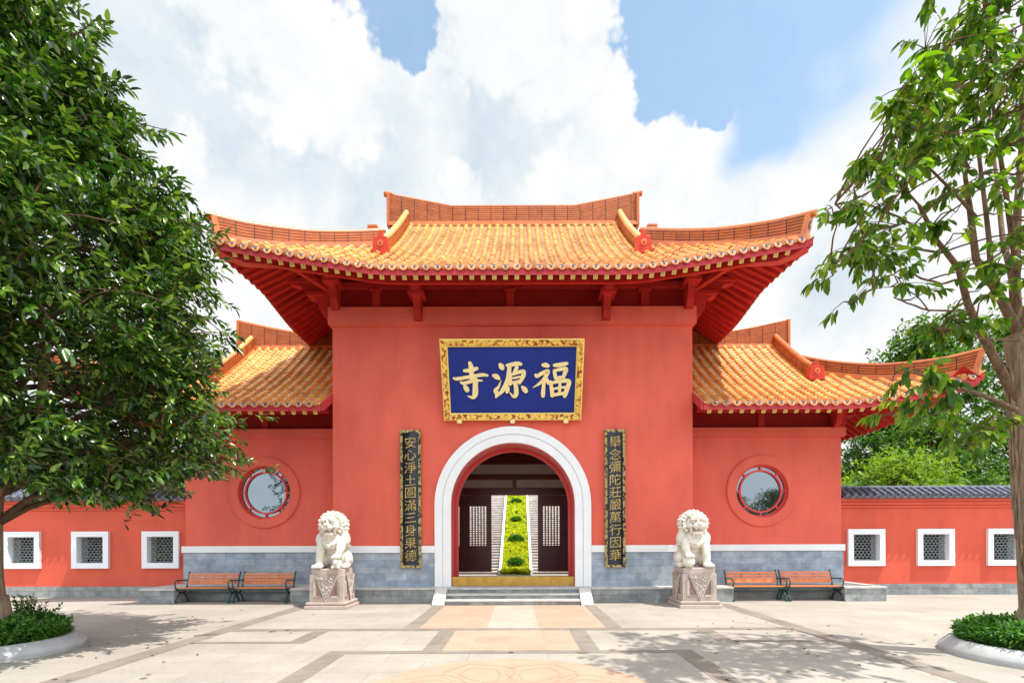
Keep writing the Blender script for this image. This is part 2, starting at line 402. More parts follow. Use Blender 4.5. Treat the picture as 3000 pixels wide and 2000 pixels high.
# ------------------------------------------------------------------ tiled hip roofs
class Roof:
    def __init__(s, root, sgn, Ye, Xs, Yc, zE, a1, b1, F, Lf, rise, Xg, amin, sp, wall_d, raise_side=0.0):
        s.root=root; s.sgn=sgn; s.Ye=Ye; s.Xs=Xs; s.Yc=Yc; s.zE=zE; s.a1=a1; s.b1=b1; s.F=F; s.Lf=Lf; s.rise=rise
        s.Xg=Xg; s.amin=amin; s.sp=sp; s.wd=wall_d; s.rs=raise_side; s.D=Yc-Ye
    def out(s, c): return s.F*max(0,(s.Lf-c)/(s.Lf+s.F))**2 if c < s.Lf else 0
    def z(s, c, d, side=False):
        u = d + s.out(c)
        zz = s.zE + s.a1*u + s.b1*u*u*(1 if u>0 else 0) + s.rise(c)
        if side and s.rs: zz += s.rs*min(1, max(0, (c-max(d,0))/2.2))
        return zz
    def frontM(s, a, d, z): return Vector((s.sgn*a, s.Ye+d, z))
    def sideM(s, sg):
        return lambda a, d, z: Vector((sg*(s.Xs-d), s.Yc+a, z))
    def slope(s, mb, M, A, a0, a1, dtop, side=False, flip=1):
        """tile one slope; slots: 0 pan, 1 barrel, 2 tile end, 3 dark glaze, 4 pale glaze"""
        sp = s.sp; j0 = math.ceil((a0+.04)/sp); j1 = math.floor((a1-.04)/sp)
        cols = [j*sp for j in range(j0, j1+1)]
        zf = lambda a, d: s.z(A-abs(a), d, side)
        for a in cols:
            c = A-abs(a); d0 = -s.out(c); d1 = dtop(a)
            if d1-d0 < .12: continue
            n = max(1, round((d1-d0)/.33)); st = (d1-d0)/n
            for k in range(n):
                da = d0+k*st-(.03 if k else .0); db = d0+(k+1)*st
                rows = []; ja = random.uniform(-.007,.007); jr = random.uniform(.95,1.05); jz = random.uniform(-.006,.008)
                for d, r in ((da,.083*jr),((da+db)/2,.078*jr),(db,.071)):
                    zc = zf(a, d)+.03+jz
                    rows.append([M(a+ja+r*math.cos(math.pi*t/6), d, zc+r*math.sin(math.pi*t/6)*1.15) for t in range(7)])
                mb.grid(rows, 1)
            zc = zf(a, d0)+.035
            ring = [M(a+.09*math.cos(2*math.pi*t/12), d0-.012, zc+.02+.09*math.sin(2*math.pi*t/12)) for t in range(12)]
            ring2 = [M(a+.09*math.cos(2*math.pi*t/12), d0+.04, zc+.02+.09*math.sin(2*math.pi*t/12)) for t in range(12)]
            mb.add(ring+ring2, [tuple(range(12))]+[(t,(t+1)%12,12+(t+1)%12,12+t) for t in range(12)], 2)
            ring = [M(a+.055*math.cos(2*math.pi*t/10), d0-.022, zc+.02+.055*math.sin(2*math.pi*t/10)) for t in range(10)]
            mb.add(ring, [tuple(range(10))], 2)
        edges = [a0]+cols+[a1]
        for i in range(len(edges)-1):
            x0, x1 = edges[i], edges[i+1]; xm = (x0+x1)/2
            if x1-x0 < .02: continue
            lo = [-s.out(A-abs(x)) for x in (x0,xm,x1)]
            hi = [max(dtop(x), l+.01) for x, l in zip((x0,xm,x1), lo)]
            if max(h-l for h, l in zip(hi, lo)) < .05: continue
            n = max(1, round((max(h-l for h, l in zip(hi, lo)))/.155))
            for k in range(n):
                f0, f1 = k/n, (k+1)/n
                da = [l+(h-l)*f0-.012 for l, h in zip(lo, hi)]; db = [l+(h-l)*f1 for l, h in zip(lo, hi)]
                P = lambda x, d, off: M(x, d, zf(x, d)+off)
                jit = .0
                db = [v+.05 for v in db]
                rows = [[P(x0,da[0]+.008,.020),P(xm,da[1]+.008,-.008),P(x1,da[2]+.008,.020)],
                        [P(x0,da[0],.056),P(xm,da[1],.03),P(x1,da[2],.056)],
                        [P(x0,db[0],.0),P(xm,db[1],-.038),P(x1,db[2],.0)]]
                mb.grid(rows, 0)
            if i > 0 and i < len(edges)-2:
                d0 = lo[1]; zc = zf(xm, d0)+.02; w = (x1-x0)*.36
                pts = [M(xm+w, d0-.02, zc+.03), M(xm-w, d0-.02, zc+.03)]
                pts += [M(xm-w*math.cos(math.pi*t/8), d0-.03-.02*math.sin(math.pi*t/8), zc-.115*math.sin(math.pi*t/8)) for t in range(9)]
                mb.add(pts, [tuple(range(len(pts)))], 2)
                for (ex, ew, eh, oz, off, mt) in ((0,w*.62,.020,.026,.056,3),(random.uniform(-.15,.15)*w,w*random.uniform(.22,.36),random.uniform(.028,.04),.004,.058,3),(random.uniform(-.6,-.3)*w,w*random.uniform(.14,.24),random.uniform(.012,.022),random.uniform(-.012,.022),.061,4),(random.uniform(.3,.6)*w,w*random.uniform(.12,.22),random.uniform(.012,.02),random.uniform(-.012,.022),.061,4),(random.uniform(-.1,.1)*w,w*.14,.010,.018,.063,4)):
                    e = [M(xm+ex+ew*math.cos(2*math.pi*t/8), d0-off, zc-.03+oz+eh*math.sin(2*math.pi*t/8)) for t in range(8)]
                    mb.add(e, [tuple(range(8))], mt)
    def under(s, mb, M, A, a0, a1, dtop, din, side=False):
        """soffit boards and fascia of one slope; slots 0 soffit 1 fascia"""
        n = max(4, int((a1-a0)/.3)); xs = [a0+(a1-a0)*k/n for k in range(n+1)]
        P = lambda a, d, o: M(a, d, s.z(A-abs(a), d, side)+o)
        rows = []
        for q in range(7):
            rows.append([P(a, -s.out(A-abs(a))+.05+(max(.02, min(din, dtop(a)))+s.out(A-abs(a))-.05)*q/6, -.2) for a in xs])
        mb.grid(rows, 0)
        f0 = [P(a, -s.out(A-abs(a))+.03, .015) for a in xs]; f1 = [P(a, -s.out(A-abs(a))+.03, -.2) for a in xs]
        f2 = [P(a, -s.out(A-abs(a))+.10, -.2) for a in xs]
        mb.grid([f0, f1, f2], 1)
    def eave_beam(s, mb, M, A, a0, a1, d, side=False):
        n = max(6, int((a1-a0)/.25)); xs = [a0+(a1-a0)*k/n for k in range(n+1)]
        P = lambda a, dd, o: M(a, dd, s.z(A-abs(a), d, side)+o)
        mb.grid([[P(a, d, -.3) for a in xs],[P(a, d, -.47) for a in xs],[P(a, d+.12, -.47) for a in xs],[P(a, d+.12, -.24) for a in xs]], 0)
    def rafters(s, M, A, alist, din, side=False, parent=None):
        for a in alist:
            c = A-abs(a); d0 = -s.out(c)+.075; d1 = min(din, c+.02)
            if d1-d0 < .25: continue
            p = M(a, d0, s.z(c, d0, side)-.2-.052); q = M(a, d1, s.z(c, d1, side)-.2-.052)
            mb = MB(); mb.obox(p, q, .085, .10)
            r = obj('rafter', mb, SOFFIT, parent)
            t = (p-q).normalized(); e = MB()
            e.obox(p+t*.001, p+t*.012, .108, .112); b0 = len(e.f)
            e.obox(p+t*.0125, p+t*.016, .06, .062, 1); e.obox(p+t*.0165, p+t*.018, .03, .032, 0)
            obj('rafter_end', e, [YELLOWEND, YELLOWDARK], r)
    def hip_pts(s, sg, t0, t1, n=14, off=0.0):
        """points on the hip line from the corner inwards (sg = side sign)"""
        out = []
        for k in range(n+1):
            c = -s.F+t0+(t1-t0)*k/n
            out.append(Vector((sg*(s.Xs-c), s.Ye+c, s.z(c, c)+off)))
        return out

def ridge_wall(name, parent, pts, hs, th, cap_r=.075, end=True, cap_over=.0, light=False, foot=.05, cap_mat=None):
    """a standing tiled ridge: coursed body, wider foot course, round cap; end plate with roundel at pts[0]"""
    mb = MB(); n = len(pts); u = [0.0]
    for i in range(1, n): u.append(u[-1]+(pts[i]-pts[i-1]).length)
    N = []
    for i in range(n):
        t = pts[min(i+1,n-1)]-pts[max(i-1,0)]; t.z = 0; N.append(Vector((-t.y, t.x, 0)).normalized())
    hm = max(hs); Z = Vector((0,0,1))
    for sg in (1,-1):
        lo = [p+N[i]*sg*th/2 for i, p in enumerate(pts)]
        hi = [p+N[i]*sg*th*.42+Z*hs[i] for i, p in enumerate(pts)]
        mb.grid([lo, hi], 0, [[(u[i], hm-hs[i]) for i in range(n)], [(u[i], hm) for i in range(n)]])
        f0 = [p+N[i]*sg*(th/2+foot)-Z*.12 for i, p in enumerate(pts)]
        f1 = [p+N[i]*sg*(th/2+foot*.6)+Z*.035 for i, p in enumerate(pts)]
        f2 = [p+N[i]*sg*(th/2-.01)+Z*.045 for i, p in enumerate(pts)]
        mb.grid([f0, f1, f2], 1)
    for i in (0, n-1):
        p = pts[i]
        mb.quad(p+N[i]*th/2, p-N[i]*th/2, p-N[i]*th*.42+Z*hs[i], p+N[i]*th*.42+Z*hs[i], 0)
    r = obj(name, mb, [RIDGE, RIDGECAP], parent)
    cp = MB(); top = [p+Z*(hs[i]+cap_r*.35) for i, p in enumerate(pts)]
    if cap_over: top[0] = top[0]+(top[0]-top[1]).normalized()*cap_over
    cp.tube(top, cap_r, 8)
    for i in range(n):   # small overhang strip under the cap
        pass
    obj('ridge_cap', cp, cap_mat or RIDGECAP, r, smooth=60)
    if end:
        e = MB(); t = (pts[0]-pts[1]); t.z = 0; t.normalize(); h = hs[0]; p = pts[0]
        a, b = N[0]*(th*.62), t
        q = [p+a+b*.005, p-a+b*.005, p-a*.82+b*.12+Z*h, p+a*.82+b*.12+Z*h]
        q2 = [x-b*.13 for x in q]
        e.add(q+q2, [(0,1,2,3),(7,6,5,4),(0,4,5,1),(1,5,6,2),(2,6,7,3),(3,7,4,0)], 0)
        cc = (q[0]+q[1]+q[2]+q[3])/4+b*.006; up = ((q[2]+q[3])/2-(q[0]+q[1])/2).normalized(); sd = N[0]; rr = min(th*.36, h*.3)
        ring = [cc+sd*rr*math.cos(2*math.pi*k/14)+up*rr*1.15*math.sin(2*math.pi*k/14)+b*.012 for k in range(14)]
        ring0 = [x-b*.03 for x in ring]
        e.add(ring+ring0, [tuple(range(14))]+[(k,(k+1)%14,14+(k+1)%14,14+k) for k in range(14)], 1)
        ring = [cc+sd*rr*.5*math.cos(2*math.pi*k/10)+up*rr*.55*math.sin(2*math.pi*k/10)+b*.02 for k in range(10)]
        e.add(ring, [tuple(range(10))], 2)
        obj('ridge_end', e, [RIDGECAP, ROUNDEL, CAPLIGHT], r)
    return r

def end_block(parent, p, w=.4, h=.56):
    """red glazed shield block closing a descending ridge, facing -Y"""
    mb = MB(); x, y, z = p
    poly = [(x-w*.56,z-.06),(x+w*.56,z-.06),(x+w*.44,z+h*.72),(x+w*.16,z+h*.76),(x+w*.13,z+h*.98),(x,z+h*1.08),(x-w*.13,z+h*.98),(x-w*.16,z+h*.76),(x-w*.44,z+h*.72)]
    mb.prism(poly, 'y', y-.12, y+.12)
    c = [(x+w*.2*math.cos(2*math.pi*k/14), z+h*.4+w*.2*math.sin(2*math.pi*k/14)) for k in range(14)]
    mb.prism(c, 'y', y-.145, y-.119, 1)
    c = [(x+w*.1*math.cos(2*math.pi*k/10), z+h*.4+w*.1*math.sin(2*math.pi*k/10)) for k in range(10)]
    mb.prism(c, 'y', y-.158, y-.146, 0)
    obj('ridge_block', mb, [BLOCKRED, RIDGECAP], parent, bevel=.012)

def hip_beam(roof, sg, parent, t1):
    """corner beam under the hip with a scalloped nose"""
    pts = roof.hip_pts(sg, .12, t1, 10, -.16); d = Vector((-sg*1, 1, 0)).normalized(); nrm = Vector((d.y, -d.x, 0))
    top = pts; Z = Vector((0,0,1)); low = []
    for i, p in enumerate(pts):
        k = (p-pts[0]).length
        h = .13+.16*min(1, k/.3)+(.0 if k < .42 else .10*min(1,(k-.42)/.25))
        low.append(p-Z*h)
    nose = [pts[0]-d*.05-Z*.02, pts[0]-d*.03-Z*.13]
    mb = MB()
    A = [p+nrm*.13 for p in top]; B = [p+nrm*.13 for p in low]; C = [p-nrm*.13 for p in low]; Dd = [p-nrm*.13 for p in top]
    mb.grid([A,B,C,Dd], 0); mb.quad(A[0],B[0],C[0],Dd[0])
    # scallops of the nose
    for q, r in ():
        c = pts[0]+d*q-Z*(.18+q*.55)+Vector((0,0,(pts[2].z-pts[0].z)*q))
        ring = []
        for k in range(12):
            o = d*r*math.cos(2*math.pi*k/12)+Z*r*math.sin(2*math.pi*k/12)
            ring.append(c+o)
        mb.add([x+nrm*.125 for x in ring]+[x-nrm*.125 for x in ring], [tuple(range(12)), tuple(range(23,11,-1))]+[(k,(k+1)%12,12+(k+1)%12,12+k) for k in range(12)], 0)
    obj('corner_beam', mb, EAVERED, parent)

def bracket(parent, M, w=.26):
    """S-curved corbel; M maps (sideways, outwards, z) to world"""
    prof = [(-.02,0),(-.02,1.12),(.95,1.12),(.95,.98),(.86,.93),(.72,.90),(.66,.78),(.60,.66),(.45,.60),(.36,.52),(.30,.36),(.27,.2),(.20,.08),(.16,0)]
    mb = MB(); n = len(prof)
    v = [M(-w*(.40 if b<.58 else .5), a, b) for a, b in prof]+[M(w*(.40 if b<.58 else .5), a, b) for a, b in prof]
    mb.add(v, [tuple(range(n)), tuple(range(2*n-1, n-1, -1))]+[(k,(k+1)%n,n+(k+1)%n,n+k) for k in range(n)])
    def bx(s0, s1, a0, a1, b0, b1):
        vv = [M(x,y,z) for z in (b0,b1) for x, y in ((s0,a0),(s1,a0),(s1,a1),(s0,a1))]
        mb.add(vv, [(0,3,2,1),(4,5,6,7),(0,1,5,4),(1,2,6,5),(2,3,7,6),(3,0,4,7)])
    bx(-w*.86, w*.86, -.01, .56, .58, .70); bx(-w*.7, w*.7, -.012, .58, .701, .76)
    bx(-w*.8, w*.8, .3, .99, .985, 1.1)
    obj('bracket', mb, SOFFIT, parent, bevel=.012)

# ------------------------------------------------------------------ GATE HALL
HW, YW = 5.27, 14.5
hall = thing('gate_hall', (0, YW, .42), 'tall red central gate hall with arched doorway under the highest orange tiled roof', 'building')
ZR = 2.80; RO, RI = 2.28, 1.81; ZB, ZT = .42, 8.05
def arch_pts(r, n=40):
    return [(r*math.cos(math.pi*(1-k/n)), ZR+r*math.sin(math.pi*(1-k/n))) for k in range(n+1)]
w = MB()
ap = arch_pts(RI+.02)
w.quad((-HW,YW,ZB),(-RI-.02,YW,ZB),(-RI-.02,YW,ZT+.55),(-HW,YW,ZT+.55)); w.quad((RI+.02,YW,ZB),(HW,YW,ZB),(HW,YW,ZT+.55),(RI+.02,YW,ZT+.55))
for (x0,z0),(x1,z1) in zip(ap[:-1], ap[1:]): w.quad((x0,YW,z0),(x1,YW,z1),(x1,YW,ZT+.55),(x0,YW,ZT+.55))
for s in (-1,1):
    w.quad((s*HW,YW,ZB),(s*HW,21.5,ZB),(s*HW,21.5,9.8),(s*HW,YW,9.7))
    w.quad((s*(HW-.4),YW+.9,ZB),(s*(HW-.4),21.3,ZB),(s*(HW-.4),21.3,7.4),(s*(HW-.4),YW+.9,7.4))
w.quad((-HW,21.5,5.2),(HW,21.5,5.2),(HW,21.5,10.2),(-HW,21.5,10.2))
w.box(-HW+.3,HW-.3,YW+.6,21.4,7.3,7.45)
# inner face of the front wall
for (x0,z0),(x1,z1) in zip(ap[:-1], ap[1:]): w.quad((x0,YW+.98,z0),(x1,YW+.98,z1),(x1,YW+.98,7.4),(x0,YW+.98,7.4))
for s in (-1,1): w.quad((s*(RI+.02),YW+.98,ZB),(s*HW,YW+.98,ZB),(s*HW,YW+.98,7.4),(s*(RI+.02),YW+.98,7.4))
obj('wall', w, WALL, hall)
# cornice
cb = MB(); cb.box(-HW-.09,HW+.09,YW-.13,21.6,ZT,ZT+.50); cb.box(-HW-.06,HW+.06,YW-.10,21.5,ZT-.035,ZT)
obj('cornice', cb, WALL, hall, bevel=.02)
# arch surround of white stone
ar = MB()
def arch_band(mb, r0, r1, y0, y1, zb, mat=0):
    P = [(-r1, zb)]+arch_pts(r1)+[(r1, zb)]; Q = [(-r0, zb)]+arch_pts(r0)+[(r0, zb)]
    n = len(P)
    mb.grid([[Vector((a,y1,b)) for a,b in P],[Vector((a,y0,b)) for a,b in P],[Vector((a,y0,b)) for a,b in Q],[Vector((a,y1,b)) for a,b in Q]], mat)
arch_band(ar, 2.055, RO, YW-.10, YW+.0, ZB); arch_band(ar, RI, 2.04, YW-.085, YW+.02, ZB)
arch_band(ar, 2.04, 2.055, YW-.06, YW, ZB)
obj('arch_surround', ar, WHITE, hall, smooth=35)
rv = MB(); arch_band(rv, RI-.02, RI+.015, YW+.02, YW+1.0, ZB)
arch_band(rv, RI-.10, RI-.021, YW+.84, YW+1.0, ZB)
obj('archway_lining', rv, REVEAL, hall, smooth=35)
th = MB(); th.box(-RI+.021,RI-.021,YW+.03,YW+.19,ZB,ZB+.28)
obj('threshold', th, BRASS, hall, bevel=.008)
for s in (-1,1):
    a, b = sorted((s*RO, s*HW))
    p = MB(); p.box(a+(.002 if s>0 else 0),b-(.002 if s<0 else 0),YW-.05,YW-.001,ZB,1.41); obj('plinth', p, PLINTH, hall)
    p = MB(); p.box(a+.002,b-.002+(.03 if s>0 else 0),YW-.085,YW-.001,1.41,1.61); o = obj('plinth_band', p, WHITE, hall, bevel=.008)
# frieze
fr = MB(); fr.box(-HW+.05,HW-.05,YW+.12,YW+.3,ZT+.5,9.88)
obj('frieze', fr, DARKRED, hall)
fb = MB(); fb.box(-HW-.05,HW+.05,YW+.02,YW+.25,9.16,9.36); obj('wall_beam', fb, SOFFIT, hall, bevel=.015)
for x in (-4.0, -0.06, 3.9):
    p = MB(); p.box(x-.12,x+.12,YW+.03,YW+.119,ZT+.501,9.06); p.box(x-.18,x+.18,YW-.02,YW+.119,9.061,9.158); obj('frieze_post', p, SOFFIT, hall, bevel=.01)
for x in (-2.71, 2.71): bracket(hall, lambda a,b,c,x=x: Vector((x+a, YW-.12-b, 8.12+c)))
for s in (-1,1):
    bracket(hall, lambda a,b,c,s=s: Vector((s*5.10+a, YW-.12-b*1.02, 8.45+c)))
    bracket(hall, lambda a,b,c,s=s: Vector((s*(5.33+b*1.25), YW+.22+a, 8.36+c*1.02)))
    ca = MB(); ca.obox((s*5.15, YW+.1, 9.02), (s*6.45, YW-1.2, 9.50), .16, .17); ca.obox((s*5.15, YW+.1, 9.24), (s*6.05, YW-.8, 9.55), .2, .14); obj('corner_arm', ca, SOFFIT, hall, bevel=.012)
# interior screen at the back of the hall
YB = 20.5
scr = MB()
scr.box(-4.87,4.87,YB,YB+.12,4.93,7.3); scr.box(-4.87,-3.2,YB,YB+.12,ZB,4.93); scr.box(3.2,4.87,YB,YB+.12,ZB,4.93)
obj('back_screen', scr, DOORRED, hall)
bm_ = MB(); bm_.box(-3.2,3.2,YB-.05,YB+.11,3.63,3.93); bm_.box(-3.2,3.2,YB-.05,YB+.11,4.27,4.49); bm_.box(-3.2,3.2,YB-.08,YB+.11,4.90,4.99)
for x in (-3.1,0,3.1): bm_.box(x-.08,x+.08,YB-.04,YB+.1,3.931,4.269)
obj('screen_beam', bm_, DOORRED, hall, bevel=.01)
pn = MB(); pn.box(-3.2,3.2,YB+.0,YB+.06,3.931,4.269); pn.box(-3.2,3.2,YB,YB+.06,4.491,4.899); obj('plaster_panel', pn, PLASTER, hall)
def leaf(x0, x1, y=YB):
    m = MB(); z0, z1 = ZB+.05, 3.625; g0, g1, h0, h1 = x0+.19, x1-.19, 1.55, 3.19
    m.box(x0+.001,g0,y,y+.07,z0,z1); m.box(g1,x1-.001,y,y+.07,z0,z1); m.box(g0,g1,y,y+.07,z0,h0); m.box(g0,g1,y,y+.07,h1,z1)
    for zz in ((z0+.15,1.0),(1.08,h0-.06)): m.box(g0,g1,y-.018,y-.001,*zz)
    d = obj('door', m, DOORRED, hall, bevel=.006)
    g = MB(); n = 6; wv = (g1-g0)/n
    for k in range(n+1):
        x = g0+k*wv; g.box(x-.027,x+.027,y+.01,y+.05,h0+.001,h1-.001)
    obj('door_grille', g, DOORRED, d)
for x0, x1 in ((-3.19,-2.076),(-2.074,-.96),(.96,2.074),(2.076,3.19)): leaf(x0, x1)

# roof of the hall
def rise_main(c):
    t = 4.05-c
    return .158*(t if t > .5 else (0 if t < -.5 else (t+.5)**2/2))
roof = Roof(hall, 1, 12.35, 7.42, 18.0, 8.57, .6025, .039, .10, 2.0, rise_main, 4.05, -9, .282, 2.3, .42)
TM = [PAN, TILE, TILEEND, DRIPBLUE, DRIPWHITE]
A = roof.Xs; Dm = roof.D
top = lambda a: Dm if abs(a) <= roof.Xg else max(-roof.F, roof.Xs-abs(a))
mb = MB(); roof.slope(mb, roof.frontM, A, -A-.08, A+.08, top)
AS = roof.D; tops = lambda a: min(AS-abs(a), roof.Xs-4.2)
for sg in (-1,1): roof.slope(mb, roof.sideM(sg), AS, -AS-.08, 3.0, tops, True)
# plain back slope and gables
ys = [roof.Yc+k*.6 for k in range(10)]
mb.grid([[Vector((x, y, roof.z(9, 2*roof.Yc-y-roof.Ye))) for x in (-4.2,0,4.2)] for y in ys], 0)
rf = obj('tile_roof', mb, TM, hall, smooth=40)
for sg in (-1,1):
    gb = MB()
    prof = [(y, roof.z(9, y-roof.Ye)-.05) for y in [15.2+k*.28 for k in range(11)]]
    poly = [(prof[0][0], 10.6)]+prof+[(2*roof.Yc-y, z) for y, z in reversed(prof[:-1])]+[(2*roof.Yc-prof[0][0], 10.6)]
    gb.prism(poly, 'x', sg*4.15-.03, sg*4.15+.03)
    obj('gable_board', gb, SOFFIT, rf)
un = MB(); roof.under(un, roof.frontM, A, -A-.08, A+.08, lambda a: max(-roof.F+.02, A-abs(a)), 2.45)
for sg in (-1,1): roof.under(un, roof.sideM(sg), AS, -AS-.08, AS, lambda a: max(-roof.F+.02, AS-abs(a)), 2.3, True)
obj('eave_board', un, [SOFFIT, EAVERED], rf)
eb = MB(); roof.eave_beam(eb, roof.frontM, A, -A+.7, A-.7, .78)
obj('eave_beam', eb, SOFFIT, rf)
n = int((A-.25)/.282)
roof.rafters(roof.frontM, A, [(k+.5)*.282 for k in range(-n, n)], 2.4, False, hall)
for sg in (-1,1): roof.rafters(roof.sideM(sg), AS, [-AS+.42+.29*k for k in range(19)], 2.2, True, hall)
for sg in (-1,1):
    hip_beam(roof, sg, hall, 1.7)
    hp = roof.hip_pts(sg, .12, 3.45, 14, .05)
    hs = [.46-.10*min(1, k/7)+.04*max(0, (2-k)/2) for k in range(15)]
    ridge_wall('hip_ridge', rf, hp, hs, .24, .085, True, .22)
    dp = [Vector((sg*3.86, y, roof.z(9, y-roof.Ye)+.03)) for y in [14.72+k*.36 for k in range(10)]]
    r = ridge_wall('descending_ridge', rf, dp, [.42]*10, .24, .10, False, 0, foot=.04, cap_mat=CAPLIGHT)
    end_block(r, (sg*3.86, 14.62, dp[0].z-.02), .46, .60)
    # stacked tiles where hip and gable meet
    st = MB()
    for k in range(4): st.box(sg*4.42-.2+.015*k, sg*4.42+.2-.015*k, 15.6, 16.0, 11.35+k*.1, 11.43+k*.1)
    obj('stacked_tiles', st, RIDGECAP, rf, bevel=.01)
mp = []; mh = []
for k in range(33):
    x = -4.48+8.96*k/32; mp.append(Vector((x, 18.0, 13.22))); e = max(0, abs(x)-2.25)/2.23
    mh.append(.60+.44*e)
rg = ridge_wall('main_ridge', rf, mp, mh, .30, .085, False, .12)
for sg in (-1,1):
    e = MB(); e.box(sg*4.50-.05, sg*4.50+.05, 17.8, 18.2, 13.1, 14.28); e.tube([(sg*4.36,18,14.30),(sg*4.68,18,14.36)], .10, 8)
    obj('ridge_end', e, RIDGECAP, rg, bevel=.01)

# ------------------------------------------------------------------ SIDE WINGS
WX, WY = 10.27, 15.5
def wing(s, label):
    root = thing('side_wing', (s*7.8, WY, .42), label, 'building', 'low wings flanking the gate hall')
    X = lambda a: s*a
    w = MB(); zc, xc = 3.28, 7.78; zt = 5.25; rr = .86; hb = 1.3
    def rect(x0,x1,z0,z1): w.quad((X(x0),WY,z0),(X(x1),WY,z0),(X(x1),WY,z1),(X(x0),WY,z1))
    rect(HW,xc-hb,ZB,zt); rect(xc+hb,WX,ZB,zt); rect(xc-hb,xc+hb,ZB,zc-hb); rect(xc-hb,xc+hb,zc+hb,zt)
    n = 48
    def sq(a):
        c, q = math.cos(a), math.sin(a); k = hb/max(abs(c),abs(q)); return (xc+c*k, zc+q*k)
    for k in range(n):
        a, b = 2*math.pi*k/n, 2*math.pi*(k+1)/n
        p, q = sq(a), sq(b)
        w.quad((X(p[0]),WY,p[1]),(X(q[0]),WY,q[1]),(X(xc+rr*math.cos(b)),WY,zc+rr*math.sin(b)),(X(xc+rr*math.cos(a)),WY,zc+rr*math.sin(a)))
    w.quad((X(WX),WY,ZB),(X(WX),20.6,ZB),(X(WX),20.6,6.6),(X(WX),WY,6.0)); w.quad((X(HW),20.6,ZB),(X(WX),20.6,ZB),(X(WX),20.6,6.6),(X(HW),20.6,6.6))
    obj('wall', w, WALL, root)
    c = MB(); a, b = sorted((X(HW+.003), X(WX+.09))); c.box(a,b,WY-.12,WY-.001,4.99,5.25); c.box(a,b-(.03 if s>0 else 0),WY-.09,WY-.001,4.955,4.99)
    a, b = sorted((X(WX+.002), X(WX+.09))); c.box(a,b,WY,20.6,4.99,5.25)
    obj('cornice', c, WALL, root, bevel=.015)
    p = MB(); a, b = sorted((X(HW+.003), X(WX+.03))); p.box(a,b,WY-.05,WY-.001,ZB,1.41)
    a2, b2 = sorted((X(WX+.001), X(WX+.03))); p.box(a2,b2,WY,20.6,ZB,1.41); obj('plinth', p, PLINTH, root)
    p = MB(); a, b = sorted((X(HW+.003), X(WX+.07))); p.box(a,b,WY-.09,WY-.001,1.41,1.61); a2, b2 = sorted((X(WX+.001), X(WX+.07))); p.box(a2,b2,WY,20.6,1.41,1.61)
    obj('plinth_band', p, WHITE, root, bevel=.008)
    # round window
    wr = MB(); cc = Vector((X(xc), WY, zc))
    def ring(mb, r0, r1, y0, y1, mat=0, nn=56):
        rows = []
        for r, y in ((r1,y1),(r1,y0),(r0,y0),(r0,y1)):
            rows.append([Vector((X(xc)+r*math.cos(2*math.pi*k/nn), y, zc+r*math.sin(2*math.pi*k/nn))) for k in range(nn+1)])
        mb.grid(rows, mat)
    ring(wr, .835, 1.10, WY-.05, WY+.001); ring(wr, .82, .836, WY-.04, WY+.26); ring(wr, 1.10, 1.125, WY-.018, WY+.001)
    win = obj('round_window', wr, WALL, root, smooth=35)
    fr = MB(); ring(fr, .765, .818, WY+.06, WY+.14); ring(fr, .622, .676, WY+.06, WY+.14)
    for k in range(8):
        t = math.pi/4*k; d = Vector((math.cos(t),0,math.sin(t))); c0 = cc+Vector((0,.095,0))
        fr.obox(c0+d*.66, c0+d*.79, .055, .06, 0, (0,1,0))
    obj('window_frame', fr, REVEAL, win)
    g = MB(); g.add([Vector((X(xc)+.81*math.cos(2*math.pi*k/48), WY+.115, zc+.81*math.sin(2*math.pi*k/48))) for k in range(48)], [tuple(range(48))])
    obj('window_pane', g, GLASS, win)
    f = MB(); a, b = sorted((X(HW+.003), X(WX-.05))); f.box(a,b,WY+.1,WY+.25,5.25,6.42); obj('frieze', f, DARKRED, root)
    a, b = sorted((X(WX-.3), X(WX-.05))); f = MB(); f.box(a,b,WY+.25,20.5,5.25,6.42); obj('frieze', f, DARKRED, root)
    f = MB(); a, b = sorted((X(7.69), X(7.89))); f.box(a,b,WY+.02,WY+.099,5.251,6.0); obj('frieze_post', f, SOFFIT, root, bevel=.01)
    bracket(root, lambda a,b,c: Vector((X(10.05)+a, WY-.05-b*.75, 5.25+c*.62)), .24)
    bracket(root, lambda a,b,c: Vector((X(10.3+b*.75), WY+.25+a, 5.25+c*.62)), .24)
    def rise(c):
        t = max(0, (3.1-c)/3.7); return .67*t*t
    ro = Roof(root, s, 13.8, 12.1, 18.0, 5.57, .59, .0425, .60, 3.0, rise, 9.55, 5.33, .305, 1.6)
    A = ro.Xs; D = ro.D
    mb = MB(); ro.slope(mb, ro.frontM, A, 5.34, A+.55, lambda a: D if a <= 9.6 else max(-ro.F, A-a))
    ro.slope(mb, ro.sideM(s), D, -D-.55, 2.5, lambda a: min(D-abs(a), A-9.7), True)
    mb.grid([[Vector((X(x), ro.Yc+k*.6, ro.z(9, D-k*.6))) for x in (5.3,7.5,9.6)] for k in range(8)], 0)
    rf = obj('tile_roof', mb, TM, root, smooth=40)
    g = MB(); prof = [(y, ro.z(9, y-ro.Ye)-.05) for y in [15.9+k*.21 for k in range(11)]]
    poly = [(prof[0][0], 6.9)]+prof+[(2*ro.Yc-y, z) for y, z in reversed(prof[:-1])]+[(2*ro.Yc-prof[0][0], 6.9)]
    g.prism(poly, 'x', X(9.62)-.03, X(9.62)+.03)
    obj('gable_board', g, EAVERED, rf); g = MB()
    vp = [(13.85+k*.2, ro.z(9, .05+k*.2)) for k in range(5)]
    g.prism([(y, z+.05) for y, z in vp]+[(y, z-.2) for y, z in reversed(vp)], 'x', X(5.285), X(5.345))
    obj('verge_board', g, EAVERED, rf)
